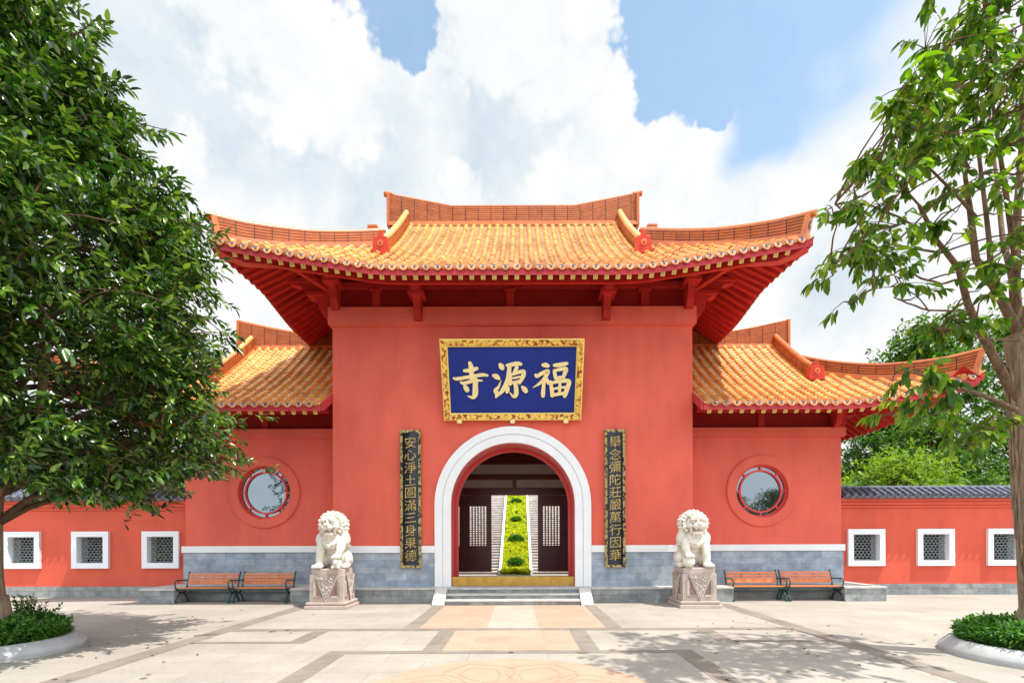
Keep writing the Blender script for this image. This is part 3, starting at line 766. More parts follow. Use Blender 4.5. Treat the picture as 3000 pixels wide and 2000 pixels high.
    u = MB(); ro.under(u, ro.frontM, A, 5.35, A+.55, lambda a: max(-ro.F+.03, A-a), 1.75)
    ro.under(u, ro.sideM(s), D, -D-.55, D, lambda a: max(-ro.F+.03, D-abs(a)), 1.95, True)
    obj('eave_board', u, [SOFFIT, EAVERED], rf)
    e = MB(); ro.eave_beam(e, ro.frontM, A, 5.4, A-.5, .66); obj('eave_beam', e, SOFFIT, rf)
    ro.rafters(ro.frontM, A, [5.52+.305*k for k in range(23)], 1.72, False, root)
    ro.rafters(ro.sideM(s), D, [-D+.1+.3*k for k in range(15)], 1.8, True, root)
    hip_beam(ro, s, root, 1.9)
    hp = ro.hip_pts(s, .12, 3.2, 14, .05); hs = [.44-.12*min(1, k/7)+.05*max(0, (2-k)/2) for k in range(15)]
    ridge_wall('hip_ridge', rf, hp, hs, .22, .075, True, .16)
    dp = [Vector((X(9.46), y, ro.z(9, y-ro.Ye)+.03)) for y in [15.62+k*.25 for k in range(10)]]
    r = ridge_wall('descending_ridge', rf, dp, [.36]*10, .22, .085, False, 0, foot=.04, cap_mat=CAPLIGHT if s<0 else RIDGECAP)
    end_block(r, (X(9.46), 15.5, dp[0].z-.02), .44, .50)
    mp = []; mh = []
    for k in range(20):
        x = 9.92-4.6*k/19; mp.append(Vector((X(x), 18.0, 8.78))); mh.append(.44+.46*max(0,(x-7.4)/2.5)**1.3)
    rg = ridge_wall('main_ridge', rf, mp, mh, .26, .075, False, .1)
    e = MB(); e.box(X(9.95)-.045, X(9.95)+.045, 17.84, 18.16, 8.7, 9.72); obj('ridge_end', e, RIDGECAP, rg, bevel=.01)
wing(-1, 'low red wing with a round window, its tiled roof partly hidden by the dense tree')
wing(1, 'low red wing with a round window, its upturned roof corner reaching towards the sparse tree')

# ------------------------------------------------------------------ PLATFORM, STEPS
pf = thing('stone_platform', (0, 14.05, 0), 'low grey stone platform carrying the whole red gate building', 'platform')
m = MB(); YF, YR = 14.05, 14.75
for s in (-1,1):
    for x0, x1, y0 in ((2.2,6.29-s*.03,YF),(6.29-s*.03,9.52-s*.10,YR),(9.52-s*.10,10.6,YF)):
        a, b = sorted((s*x0, s*x1)); m.box(a,b,y0,16.2,0,.365)
m.box(-2.2,2.2,YF,16.2,0,.365)
obj('base', m, PLATFORM, pf)
m = MB()
for s in (-1,1):
    for x0, x1, y0 in ((2.2,6.30-s*.03,YF),(6.30-s*.03,9.51-s*.10,YR),(9.51-s*.10,10.61,YF)):
        a, b = sorted((s*x0, s*x1)); m.box(a+.001,b-.001,y0-.025,16.2,.3655,.42)
m.box(-2.2,2.2,YF-.025,16.2,.3655,.42)
m.box(-4.8,4.8,16.2,21.4,.1,.25)
obj('coping_slab', m, STEPSTONE, pf, bevel=.008)
stp = thing('entrance_steps', (0, 13.36, 0), 'short flight of grey stone steps with sloping cheeks below the arch', 'steps')
for k in range(2):
    m = MB(); y0 = 13.42+.3*k; m.box(-1.84,1.84,y0+.035,14.02,.14*k,.14*k+.095); m.box(-1.84,1.84,y0,14.02,.14*k+.0955,.14*k+.1395,1)
    obj('step', m, [PLATFORM, STEPSTONE], stp, bevel=.006)
for s in (-1,1):
    m = MB(); a, b = sorted((s*1.85, s*2.18)); m.prism([(13.30,0),(14.02,0),(14.02,.425),(13.93,.425),(13.30,.05)], 'x', a, b)
    obj('step_cheek', m, PALEGRANITE, stp, bevel=.008)
# ------------------------------------------------------------------ LOW BOUNDARY WALLS
def low_wall(s, label, wins):
    Y0 = 15.75; zt = 3.05
    root = thing('boundary_wall', (s*15, Y0, 0), label, 'wall', 'low walls beside the gate building')
    X = lambda a: s*a
    m = MB(); xs = [10.305]; hw = .42; zl, zh = 1.08, 1.92
    def bx(x0,x1,y0,y1,z0,z1,mm=m,mat=0):
        a, b = sorted((X(x0), X(x1))); mm.box(a,b,y0,y1,z0,z1,mat)
    x = 10.305
    for c in wins:
        bx(x, c-hw, Y0, Y0+.32, .34, 2.75); bx(c-hw, c+hw, Y0, Y0+.32, .34, zl); bx(c-hw, c+hw, Y0, Y0+.32, zh, 2.75); x = c+hw
    bx(x, 22, Y0, Y0+.32, .34, 2.75)
    obj('wall', m, LOWWALL, root)
    m = MB(); bx(10.305, 22, Y0-.05, Y0+.37, 0, .338, m); obj('plinth', m, PLATFORM, root)
    m = MB()
    for z0, z1, o in ((2.752,2.84,.05),(2.842,2.95,.10),(2.952,3.07,.17)): bx(10.305, 22, Y0-o, Y0+.32+o, z0, z1, m)
    obj('cornice', m, LOWWALL, root, bevel=.012)
    # grey tiled coping
    m = MB(); yc = Y0+.16; zr = 3.38; ze = 3.10; ye = Y0-.30
    for sg in (1,-1):
        y1 = ye if sg > 0 else 2*yc-ye
        m.add([(X(10.31),y1,ze),(X(22),y1,ze),(X(22),yc,zr),(X(10.31),yc,zr)], [(0,1,2,3)])
        m.add([(X(10.31),y1,ze),(X(22),y1,ze),(X(22),y1+sg*.1,ze-.06),(X(10.31),y1+sg*.1,ze-.06)], [(0,1,2,3)])
    nx = int((22-10.4)/.235)
    for k in range(nx):
        x = X(10.45+k*.235)
        for (q0, q1) in ((0,.36),(.33,.68),(.65,1.0)):
            p = Vector((x, ye-.02, ze+.03)).lerp(Vector((x, yc, zr+.03)), q0); q = Vector((x, ye-.02, ze+.03)).lerp(Vector((x, yc, zr+.03)), q1)
            m.tube([p, q], [.068, .058], 8)
            p = Vector((x, 2*yc-p.y, p.z)); q = Vector((x, 2*yc-q.y, q.z)); m.tube([p, q], [.068, .058], 6)
        w = .075; zz = ze+.0
        m.add([(x+.117+w*math.cos(math.pi*t/6), ye-.03, zz-.06*math.sin(math.pi*t/6)) for t in range(7)], [tuple(range(7))])
        for q in range(3):
            y = ye+(yc-ye)*q/3; z = ze+(zr-ze)*q/3
            m.add([(x+.05,y-.005,z+.03),(x+.185,y-.005,z+.03),(x+.185,y+.16,z+.105),(x+.05,y+.16,z+.105)], [(0,1,2,3)])
    m.tube([(X(10.31),yc,zr+.04),(X(22),yc,zr+.04)], .055, 8)
    obj('coping', m, COPING, root, smooth=40)
    for c in wins:
        f = MB(); o = .585; cx = X(c); cz = 1.5; i = .415
        for (x0,x1,z0,z1) in ((cx-o,cx+o,cz+i,cz+o),(cx-o,cx+o,cz-o,cz-i),(cx-o,cx-i,cz-i,cz+i),(cx+i,cx+o,cz-i,cz+i)):
            f.box(x0,x1,Y0-.085,Y0+.33,z0,z1)
        fo = obj('window', f, FRAMEWHITE, root)
        l = MB(); r = .06; n = 0
        for row in range(10):
            z = cz-i+row*.086-.01
            for k in range(-4, 5):
                x = cx+(k+(.5 if row % 2 else 0))*.12
                pts = []
                for t in range(7):
                    aa = math.pi*t/6; pts.append((x+r*math.cos(aa), z+r*1.05*math.sin(aa)))
                for (p, q) in zip(pts[:-1], pts[1:]):
                    if max(abs(p[0]-cx), abs(q[0]-cx)) > i or min(p[1],q[1]) < cz-i or max(p[1],q[1]) > cz+i: continue
                    l.obox((p[0], Y0+.10, p[1]), (q[0], Y0+.10, q[1]), .04, .0105, 0, (0,0,1) if abs(p[0]-q[0])>abs(p[1]-q[1]) else (1,0,0))
        obj('window_lattice', l, LATTICE, fo)
    return root
low_wall(-1, 'low red wall with three white lattice windows, running behind the dense tree', (11.19, 13.42, 15.60))
low_wall(1, 'low red wall with three white lattice windows, topped by grey tiles in plain view beside the sparse tree trunk', (11.19, 13.39, 15.62))

# ------------------------------------------------------------------ NAME PLAQUE
tl, tr = at(1291,992,13.57), at(1714.5,992,13.57); bl, br = at(1302.6,1229.7,14.4), at(1702,1229.7,14.4)
hwp = ((tr.x-tl.x)+(br.x-bl.x))/4; xc = (tl.x+tr.x+bl.x+br.x)/4
T = Vector((xc, 13.57, tl.z)); Bm = Vector((xc, 14.4, bl.z)); up = (T-Bm).normalized(); nrm = Vector((0, -up.z, up.y)); nrm = nrm if nrm.y < 0 else -nrm
ctr = (T+Bm)/2; hh = (T-Bm).length/2
plq = thing('name_plaque', ctr, 'blue name plaque with gold characters in a carved gilt frame above the arch', 'sign')
def PQ(x, z, d=0): return ctr+Vector((x,0,0))+up*z+nrm*d
def pbox(mb, x0,x1,z0,z1,d0,d1,mat=0):
    v = [PQ(x,z,d) for d in (d0,d1) for x, z in ((x0,z0),(x1,z0),(x1,z1),(x0,z1))]
    mb.add(v, [(0,3,2,1),(4,5,6,7),(0,1,5,4),(1,2,6,5),(2,3,7,6),(3,0,4,7)], mat)
fw = .205
m = MB()
def mitre(mb, o0, o1, d0, d1, mat=0):
    """picture-frame ring between outer offset o0 and inner offset o1 with mitred corners"""
    O = [(-hwp+o0,-hh+o0),(hwp-o0,-hh+o0),(hwp-o0,hh-o0),(-hwp+o0,hh-o0)]; I = [(-hwp+o1,-hh+o1),(hwp-o1,-hh+o1),(hwp-o1,hh-o1),(-hwp+o1,hh-o1)]
    for k in range(4):
        a, b, c, d = O[k], O[(k+1)%4], I[(k+1)%4], I[k]
        mb.quad(PQ(*a,d0), PQ(*b,d0), PQ(*c,d1), PQ(*d,d1), mat)
mitre(m, 0, 0, -.08, .075, 1); mitre(m, 0, .03, .075, .09, 1); mitre(m, .03, fw-.03, .088, .06, 0); mitre(m, fw-.03, fw, .07, .05, 1); mitre(m, fw, fw, .05, -.03, 1)
m.quad(PQ(-hwp,-hh,-.08), PQ(hwp,-hh,-.08), PQ(hwp,hh,-.08), PQ(-hwp,hh,-.08), 1)
obj('frame', m, [CARVEGOLD, GOLD], plq)
m = MB(); pbox(m, -hwp+fw-.01, hwp-fw+.01, -hh+fw-.01, hh-fw+.01, -.03, .0); obj('panel', m, BLUE, plq)
STROKES = {
 'si': [[(425,548,40),(500,545,62),(570,528,60),(628,512,46)], [(512,425,50),(535,500,74),(540,620,66),(545,690,60)], [(262,658,26),(320,672,50),(520,640,50),(700,612,50),(785,622,34)],
        [(372,722,30),(430,738,50),(580,700,46),(705,700,20)], [(575,650,60),(598,700,76),(597,800,80),(595,900,84),(560,955,54),(480,935,14)], [(432,780,44),(455,815,74),(478,850,66)]],
 'yuan': [[(975,450,50),(1000,490,84),(1018,520,52)], [(868,618,40),(920,640,76),(962,672,44)], [(992,695,10),(950,800,40),(905,850,60),(930,905,70),(905,962,16)],
        [(1080,470,44),(1160,455,58),(1240,440,58),(1300,452,44)], [(1120,470,60),(1110,600,68),(1085,720,72),(1020,840,66),(960,910,40),(905,962,14)], [(1235,490,54),(1215,540,58),(1165,610,24)],
        [(1132,590,44),(1135,680,50),(1130,760,50)], [(1170,605,40),(1260,575,50),(1335,565,62),(1325,640,66),(1270,740,46)], [(1170,662,26),(1225,655,34),(1280,640,26)], [(1150,735,40),(1220,722,44),(1290,705,36)],
        [(1205,730,60),(1222,830,66),(1218,910,72),(1180,945,44),(1122,882,12)], [(1100,800,40),(1090,845,64),(1080,880,44)], [(1312,795,40),(1350,835,76),(1375,868,60)]],
 'fu': [[(1625,465,44),(1670,466,68),(1715,478,50)], [(1520,612,44),(1540,640,46),(1600,600,56),(1700,560,60),(1700,590,60),(1640,690,54),(1560,760,36),(1478,808,10)], [(1648,690,54),(1640,800,54),(1632,900,66),(1632,945,50)],
        [(1668,650,30),(1690,690,56),(1720,745,50)], [(1800,468,44),(1860,468,58),(1960,450,56),(2005,440,40)], [(1802,545,44),(1815,610,56),(1828,675,48)], [(1800,555,40),(1900,530,50),(1985,528,62),(1965,590,60),(1945,655,48)], [(1830,668,40),(1890,655,44),(1950,645,36)],
        [(1745,715,40),(1762,820,58),(1775,935,62)], [(1760,740,44),(1880,712,52),(2025,712,64),(2010,800,68),(1970,910,70),(1960,950,46)], [(1790,832,30),(1880,812,36),(1990,800,32)], [(1890,720,40),(1888,800,46),(1880,905,42)], [(1780,925,46),(1880,905,48),(1970,900,44)]],
}
def ray_plaque(cx, cy):
    px, py = 1280+cx*.19133, 980+cy*.19133
    d = Vector(((px-VX)/F_PX, 1, (VY-py)/F_PX)); o = Vector((CX,0,CZ)); t = (ctr-o).dot(nrm)/d.dot(nrm)
    q = o+d*t-ctr; return q.x, q.dot(up)
def brush(mb, pts, d, k=.19133*14/1450):
    P = []; 
    for i in range(len(pts)-1):     # smooth the stroke
        p0 = pts[max(i-1,0)]; p1 = pts[i]; p2 = pts[i+1]; p3 = pts[min(i+2,len(pts)-1)]
        for t in (0,.25,.5,.75):
            P.append(tuple(.5*((2*p1[j])+(-p0[j]+p2[j])*t+(2*p0[j]-5*p1[j]+4*p2[j]-p3[j])*t*t+(-p0[j]+3*p1[j]-3*p2[j]+p3[j])*t**3) for j in range(3)))
    P.append(pts[-1])
    Q = [(Vector(ray_plaque(x, y)), max(6,w)*k/2) for x, y, w in P]
    L = []; Rr = []
    for i, (p, w) in enumerate(Q):
        t = (Q[min(i+1,len(Q)-1)][0]-Q[max(i-1,0)][0]).normalized(); n = Vector((-t.y, t.x)); L.append(p+n*w); Rr.append(p-n*w)
    t0 = (Q[0][0]-Q[1][0]).normalized(); t1 = (Q[-1][0]-Q[-2][0]).normalized()
    for i in range(len(Q)-1):
        mb.add([PQ(*L[i],d),PQ(*L[i+1],d),PQ(*Rr[i+1],d),PQ(*Rr[i],d)], [(0,1,2,3)])
    for side in (L, Rr):
        for i in range(len(Q)-1): mb.add([PQ(*side[i],d),PQ(*side[i+1],d),PQ(*side[i+1],.0),PQ(*side[i],.0)], [(0,1,2,3)])
    for (c, w), tt in ((Q[0],t0),(Q[-1],t1)):      # rounded ends
        n = Vector((-tt.y, tt.x)); e = [c+n*w*math.cos(math.pi*a/6)+tt*w*.75*math.sin(math.pi*a/6) for a in range(7)]
        mb.add([PQ(*q,d) for q in e], [tuple(range(7))])
        for i in range(6): mb.add([PQ(*e[i],d),PQ(*e[i+1],d),PQ(*e[i+1],0),PQ(*e[i],0)], [(0,1,2,3)])
for key in ('fu','yuan','si'):
    m = MB()
    for i, st in enumerate(STROKES[key]): brush(m, st, .035+.0012*i)
    obj('gold_character', m, PALEGOLD, plq)
for x in (-1.54, 0.0, 1.54):
    m = MB(); c = PQ(x, -hh-.02, .04)
    m.ell(c, (.075,.07,.06)); 
    for k in range(5):
        a = (k-2)*.5; m.ell(c+Vector((.06*math.sin(a), -.045, -.05*math.cos(a*.8))), (.026,.03,.045), 8, 6)
    m.box(c.x-.05,c.x+.05,c.y,14.5,c.z-.04,c.z+.02)
    obj('support_boss', m, PALEGOLD, plq, smooth=60)

# ------------------------------------------------------------------ COUPLET BOARDS
def couplet(x, text, label):
    z0, z1, y = .97, 4.97, 14.36; hw = .30
    root = thing('couplet_board', (x, y, z0), label, 'sign', 'carved couplet boards beside the arch')
    m = MB(); f = .075
    m.box(x-hw,x-hw+f,y,y+.13,z0,z1); m.box(x+hw-f,x+hw,y,y+.13,z0,z1); m.box(x-hw+f,x+hw-f,y,y+.13,z1-f,z1); m.box(x-hw+f,x+hw-f,y,y+.13,z0,z0+f)
    for k in range(60):      # uneven carved edge
        zz = z0+.03+(z1-z0-.06)*k/59
        for sg in (-1,1): m.ell((x+sg*(hw-.035+random.uniform(-.012,.02)), y-.004, zz), (.03,.018,.034), 6, 4)
    obj('frame', m, CARVEOLD, root)
    m = MB(); n = 8
    rows = [[Vector((x-hw+f+(2*hw-2*f)*k/n, y+.05-.05*math.sin(math.pi*k/n), z)) for k in range(n+1)] for z in (z0+f, z1-f)]
    m.grid(rows, 0); obj('panel', m, BLACK, root, smooth=60)
    cu = bpy.data.curves.new('glyph', 'FONT'); cu.align_x = 'CENTER'; cu.align_y = 'CENTER'; cu.size = .37; cu.extrude = .012; cu.offset = -.002
    step = (z1-z0-.36)/len(text)
    for i, ch in enumerate(text):
        cu.body = ch; t = bpy.data.objects.new('glyph', cu); COL.objects.link(t)
        dg = bpy.context.evaluated_depsgraph_get(); dg.update()
        me = bpy.data.meshes.new_from_object(t.evaluated_get(dg)); bpy.data.objects.remove(t)
        co = np.empty(len(me.vertices)*3); me.vertices.foreach_get('co', co); co = co.reshape(-1,3)
        if len(co) == 0: print('EMPTY GLYPH', ch); continue
        cxy = (co.min(0)+co.max(0))/2; co -= cxy
        co[:,0] += .005*np.sin(co[:,1]*34+i)+.003*np.sin(co[:,1]*71+2*i); co[:,1] += .005*np.sin(co[:,0]*31+1.7*i)+.003*np.sin(co[:,0]*66+i)
        zc = z1-.18-step*(i+.5)
        sh = .10*co[:,0]; yy = y-.008-co[:,2]-.03*np.cos(co[:,0]*4)+.03
        out = np.stack([x+co[:,0]*.98, yy, zc+co[:,1]*.95+sh], 1)-np.array(root.location)
        me.vertices.foreach_set('co', out.ravel()); me.materials.clear(); me.materials.append(GOLDTEXT); me.update()
        link('gold_character', me, root)
GOLDTEXT = plain('worn_gold_lettering', (.50,.34,.10), .4, .6, 22, .15, 80, .5, .2)
couplet(-2.97, '安心淨土圓滿三身果德', 'tall black couplet board with gold characters reading 安心淨土圓滿三身果德')
couplet(2.97, '舉念彌陀莊嚴萬行因華', 'tall black couplet board with gold characters reading 舉念彌陀莊嚴萬行因華')

# ------------------------------------------------------------------ STONE LIONS
def remeshed(name, mb, mat, voxel, it, parent, disp=0):
    me = mb.mesh(name+'_raw', [mat]); o = bpy.data.objects.new(name+'_raw', me); COL.objects.link(o)
    r = o.modifiers.new('r', 'REMESH'); r.mode = 'VOXEL'; r.voxel_size = voxel
    if it:
        sm = o.modifiers.new('s', 'SMOOTH'); sm.factor = .5; sm.iterations = it
    dg = bpy.context.evaluated_depsgraph_get(); dg.update()
    out = bpy.data.meshes.new_from_object(o.evaluated_get(dg)); bpy.data.objects.remove(o); bpy.data.meshes.remove(me)
    out.name = name; out.materials.clear(); out.materials.append(mat)
    out.polygons.foreach_set('use_smooth', [True]*len(out.polygons)); out.update()
    return link(name, out, parent)
def lion(px, py, pz, s, label, cub):
    """seated guardian lion; s=+1 raises the paw on its +X side"""
    root = thing('stone_lion', (px, py, pz), label, 'statue', 'white stone guardian lions')
    b = MB(); E = lambda x,y,z,rx,ry,rz,rot=None: b.ell((s*x,y,z),(rx,ry,rz),18,12,None if rot is None else (rot[0],s*rot[1],s*rot[2]))
    C = lambda p,q,r0,r1: b.capsule((s*p[0],p[1],p[2]),(s*q[0],q[1],q[2]),r0,r1)
    E(0,.22,.36,.36,.30,.36); E(0,.08,.62,.33,.27,.34); E(0,-.06,.74,.29,.25,.27)
    for x in (-.29,.29): E(x,.14,.24,.17,.28,.24); E(x*1.05,-.02,.76,.15,.18,.20)
    E(0,-.17,.68,.22,.18,.20); E(0,.06,.98,.30,.24,.24)
    # head
    E(0,-.10,1.15,.25,.21,.24); E(0,-.33,1.20,.06,.14,.09); E(0,-.24,1.31,.16,.12,.08)
    E(0,-.40,1.095,.145,.12,.085); E(-.06,-.46,1.085,.085,.075,.07); E(.06,-.46,1.085,.085,.075,.07)
    E(0,-.50,1.145,.075,.055,.045); E(-.05,-.495,1.135,.04,.045,.035); E(.05,-.495,1.135,.04,.045,.035)
    E(0,-.33,.915,.135,.13,.05); E(0,-.42,.905,.09,.06,.045)
    for x in (-1,1):
        E(x*.105,-.39,1.275,.10,.085,.042,(0,.3*x,0)); E(x*.10,-.355,1.20,.05,.045,.036); E(x*.185,-.31,1.10,.085,.11,.075)
        C((x*.165,-.34,1.02),(x*.15,-.30,.92),.03,.035); C((x*.075,-.46,1.01),(x*.07,-.455,.965),.018,.008); E(x*.235,-.10,1.27,.06,.05,.085)
        for k in range(3): E(x*(.10+.035*k),-.41+.03*k,1.305+.012*k,.03,.03,.028)
    for k in range(5): C(((k-2)*.045,-.37,.91),((k-2)*.055,-.335,.80-.02*(2-abs(k-2))),.032,.02)
    E(0,-.36,1.34,.06,.05,.045)
    # straight foreleg
    C((-.26,-.10,.72),(-.265,-.24,.38),.135,.105); C((-.265,-.24,.38),(-.27,-.27,.10),.105,.095)
    E(-.27,-.35,.07,.125,.15,.072)
    for k in range(4): E(-.27+(k-1.5)*.062,-.475,.055,.036,.055,.052)
    # raised foreleg on ball or cub
    C((.25,-.10,.72),(.285,-.30,.50),.135,.105); C((.285,-.30,.50),(.255,-.36,.36),.10,.085); E(.25,-.42,.335,.115,.13,.066)
    for k in range(4): E(.25+(k-1.5)*.056,-.52,.305,.033,.045,.05)
    # hind paws and knees
    for x in (-.37,.385):
        E(x,-.10,.075,.10,.17,.075)
        for k in range(3): E(x+(k-1)*.058,-.24,.05,.033,.05,.045)
        E(x*.98,.0,.26,.10,.15,.16)
    C((0,.50,.12),(0,.50,.62),.09,.05); E(0,.5,.72,.1,.07,.14)
    # collar, bell and ribbon
    pts = []
    for k in range(21):
        a = math.pi*k/20; pts.append((.315*math.cos(a), -.06-.27*math.sin(a), .80-.17*math.sin(a)**2))
    b.tube(pts, .024, 8); b.ell((0,-.35,.60),.052); b.ell((s*.07,-.335,.635),(.06,.03,.03)); b.ell((-s*.07,-.335,.635),(.06,.03,.03))
    for x in (-1,1): b.tube([(x*.32,-.05,.80),(x*.36,.05,.70),(x*.37,.10,.56)], [.05,.045,.03], 8)
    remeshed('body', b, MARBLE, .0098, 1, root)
    # mane of curls round the face and down the shoulders
    mn = MB(); mn.ell((0,.04,1.17),(.30,.24,.29),18,12); mn.ell((0,.14,.98),(.31,.2,.26),18,12)
    rr = random.Random(5)
    for ring, (y, rx, rz, n, a0) in enumerate(((-.16,.29,.275,15,-40),(-.04,.345,.315,17,-52),(.10,.345,.31,17,-55),(.22,.26,.24,13,-50))):
        for k in range(n):
            a = R(a0+(180-2*a0)*k/(n-1)); c = (rx*math.cos(a), y+rr.uniform(-.015,.015), 1.165+rz*math.sin(a))
            r = rr.uniform(.052,.066); mn.ell(c, (r,r*.95,r), 10, 8)
            d = Vector((math.cos(a),-.35,math.sin(a))).normalized()*r*.8; mn.ell(Vector(c)+d, r*.42, 8, 6)
    for x in (-1,1):
        for k in range(6):
            mn.ell((x*(.33+.015*math.sin(k*1.3)), .02+.045*k, .97-.075*k), (.06,.06,.055), 10, 8); mn.ell((x*.27, .16+.03*k, .98-.08*k), (.06,.06,.06), 10, 8)
    for k in range(7): mn.ell(((k-3)*.08, .24+.03*math.cos(k), .92-.05*abs(k-3)), .065, 10, 8)
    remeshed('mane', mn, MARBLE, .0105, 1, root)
    c = MB()
    if cub:
        c.ell((s*.25,-.40,.13),(.125,.15,.13)); c.ell((s*.25,-.50,.19),(.085,.08,.075))
        for x in (-1,1): c.ell((s*.25+x*.06,-.48,.25),.028,8,6); c.ell((s*.25+x*.075,-.54,.05),(.04,.06,.045)); c.ell((s*.25+x*.03,-.565,.205),.018,8,6)
        c.ell((s*.25,-.57,.16),(.045,.03,.03)); remeshed('cub', c, MARBLE, .011, 1, root)
    else:
        c.ell((s*.25,-.40,.15),(.15,.15,.148),24,16)
        rr = random.Random(3)
        for k in range(60):
            v = Vector((rr.gauss(0,1), rr.gauss(0,1), rr.gauss(0,1))).normalized(); c.ell(Vector((s*.25,-.40,.15))+v*.146, .02, 6, 5)
        remeshed('ball', c, MARBLE, .010, 1, root)
def pedestal(px, py, label):
    root = thing('statue_pedestal', (px, py, 0), label, 'pedestal', 'carved granite pedestals under the lions')
    def sq(mb, h, z0, z1, h2=None, mat=0):
        h2 = h2 or h
        v = [(px+a*h, py+c*h, z0) for a, c in ((-1,-1),(1,-1),(1,1),(-1,1))]+[(px+a*h2, py+c*h2, z1) for a, c in ((-1,-1),(1,-1),(1,1),(-1,1))]
        mb.add(v, [(0,3,2,1),(4,5,6,7),(0,1,5,4),(1,2,6,5),(2,3,7,6),(3,0,4,7)], mat)
    m = MB(); sq(m,.545,0,.085); sq(m,.50,.0855,.115,.485); sq(m,.515,.1155,.175); obj('base', m, PEDESTAL, root, bevel=.012)
    m = MB(); sq(m,.44,.1755,.875); d = m
    o = obj('carved_block', m, PEDESTAL, root, bevel=.008)
    m = MB(); z0 = .1755; rr = random.Random(2)
    faces = [lambda u,z,d: (px+u, py-.44-d, z), lambda u,z,d: (px+.44+d, py+u, z), lambda u,z,d: (px-.44-d, py-u, z), lambda u,z,d: (px-u, py+.44+d, z)]
    for Fc in faces:
        def slab(poly, d0, d1, mat):
            n = len(poly); v = [Fc(a,c,d0) for a,c in poly]+[Fc(a,c,d1) for a,c in poly]
            m.add(v, [tuple(range(n, 2*n))]+[(k,(k+1)%n,n+(k+1)%n,n+k) for k in range(n)], mat)
        slab([(-.19,.36),(.19,.36),(.29,.70),(.29,.78),(-.29,.78),(-.29,.70)], .0, .004, 1)   # thin dark slab; a recess's shade is put into its colour
        slab([(-.30,.875),(.30,.875),(.012,.20),(-.012,.20)], .004, .03, 0)                      # hanging cloth
        for sg in (-1,1):
            slab([(sg*.315,.875),(sg*.30,.875),(sg*.0,.185),(sg*.018,.185)], .028, .042, 0)
            for k in range(9):
                zz = .32+.05*k; 
                if zz < .72: slab([(sg*.335,zz),(sg*.275,zz),(sg*.275,zz+.04),(sg*.335,zz+.04)], .0, .02+.01*rr.random(), 0)
            for k in range(4):
                uu = .13+.047*k; slab([(sg*uu,.29),(sg*(uu+.04),.29),(sg*(uu+.04),.335),(sg*uu,.335)], .0, .02+.01*rr.random(), 0)
            slab([(sg*.26,.345),(sg*.12,.345),(sg*.24,.62),(sg*.26,.62)], .0045, .007, 1)  # side triangle, recess shade painted by the darker granite
        for k in range(70):
            z = .30+.52*rr.random(); hw = .30*(z-.2)/.675-.03; u = rr.uniform(-hw, hw); q = Vector(Fc(u,z,.03)); m.ell(q, rr.uniform(.010,.018), 6, 5)
    obj('relief', m, [PEDLIGHT, PEDDARK], o)
    m = MB(); sq(m,.41,.8755,1.03); obj('top_slab', m, PEDESTAL, root, bevel=.012)
PY = 12.7+.545
pedestal(-4.81, PY, 'carved pink granite pedestal carrying the lion whose paw holds a cub')
pedestal(4.85, PY, 'carved pink granite pedestal carrying the lion whose paw rests on a ball')
lion(-4.81, PY+.06, 1.03, 1, 'white stone guardian lion with its paw on a small cub', True)
lion(4.85, PY+.06, 1.03, -1, 'white stone guardian lion with its paw on a round ball', False)

# ------------------------------------------------------------------ PARK BENCHES
def make_bench(x, y, label):
    root = thing('park_bench', (x, y, 0), label, 'bench', 'slatted park benches against the platform')
    hw = .735
    m = MB()
    for k in range(5): m.box(x-hw,x+hw,y-.25+k*.092,y-.25+k*.092+.076,.405-.006*k,.44-.006*k)
    obj('seat', m, WOOD, root, bevel=.008)
    m = MB()
    for k in range(4):
        z = .50+k*.084; yy = y+.20+.026*k; h = .062 if k else .08
        v = [(x+a, yy+c, z+d) for c, d in ((0,0),(.03,-.004),(.052,h-.004),(.022,h)) for a in (-hw,hw)]
        m.add(v, [(0,1,3,2),(2,3,5,4),(4,5,7,6),(6,7,1,0),(0,2,4,6),(1,7,5,3)])
    obj('backrest', m, WOOD, root, bevel=.006)
    m = MB(); m.obox((x-hw,y-.22,.385),(x+hw,y-.22,.385),.03,.035); m.obox((x-hw,y+.13,.365),(x+hw,y+.13,.365),.03,.035); m.obox((x-hw,y,.27),(x+hw,y,.27),.03,.03)
    for q in (-.27,.27): m.obox((x+q,y-.24,.392),(x+q,y+.17,.365),.04,.018); m.obox((x+q,y+.265,.50),(x+q,y+.345,.80),.035,.018, 0, (0,1,0))
    obj('cross_bar', m, IRON, root)
    for s in (-1,1):
        e = MB(); X = x+s*(hw+.022)
        def curve(pts, r): e.tube([(X, y+a, b) for a, b in pts], r, 8)
        curve([(-.28,.03),(-.25,.10),(-.17,.20),(-.06,.265),(.05,.285),(.12,.30),(.20,.36),(.24,.44)], .022)
        curve([(.24,.02),(.22,.10),(.14,.21),(.04,.265),(-.08,.29),(-.17,.32),(-.24,.37),(-.27,.415)], .022)
        curve([(-.29,.405),(.20,.375)], .018)
        curve([(.20,.36),(.24,.50),(.285,.66),(.335,.80),(.355,.84),(.34,.865)], .022)
        curve([(-.25,.41),(-.28,.50),(-.285,.585),(-.255,.635),(-.19,.65),(-.08,.64),(.08,.625),(.265,.62)], .019)
        curve([(-.19,.65),(-.13,.62),(-.14,.57),(-.18,.57)], .012)
        e.box(X-.032,X+.032,y-.32,y-.24,0,.05); e.box(X-.032,X+.032,y+.2,y+.28,0,.04)
        obj('end_frame', e, IRON, root, smooth=50)
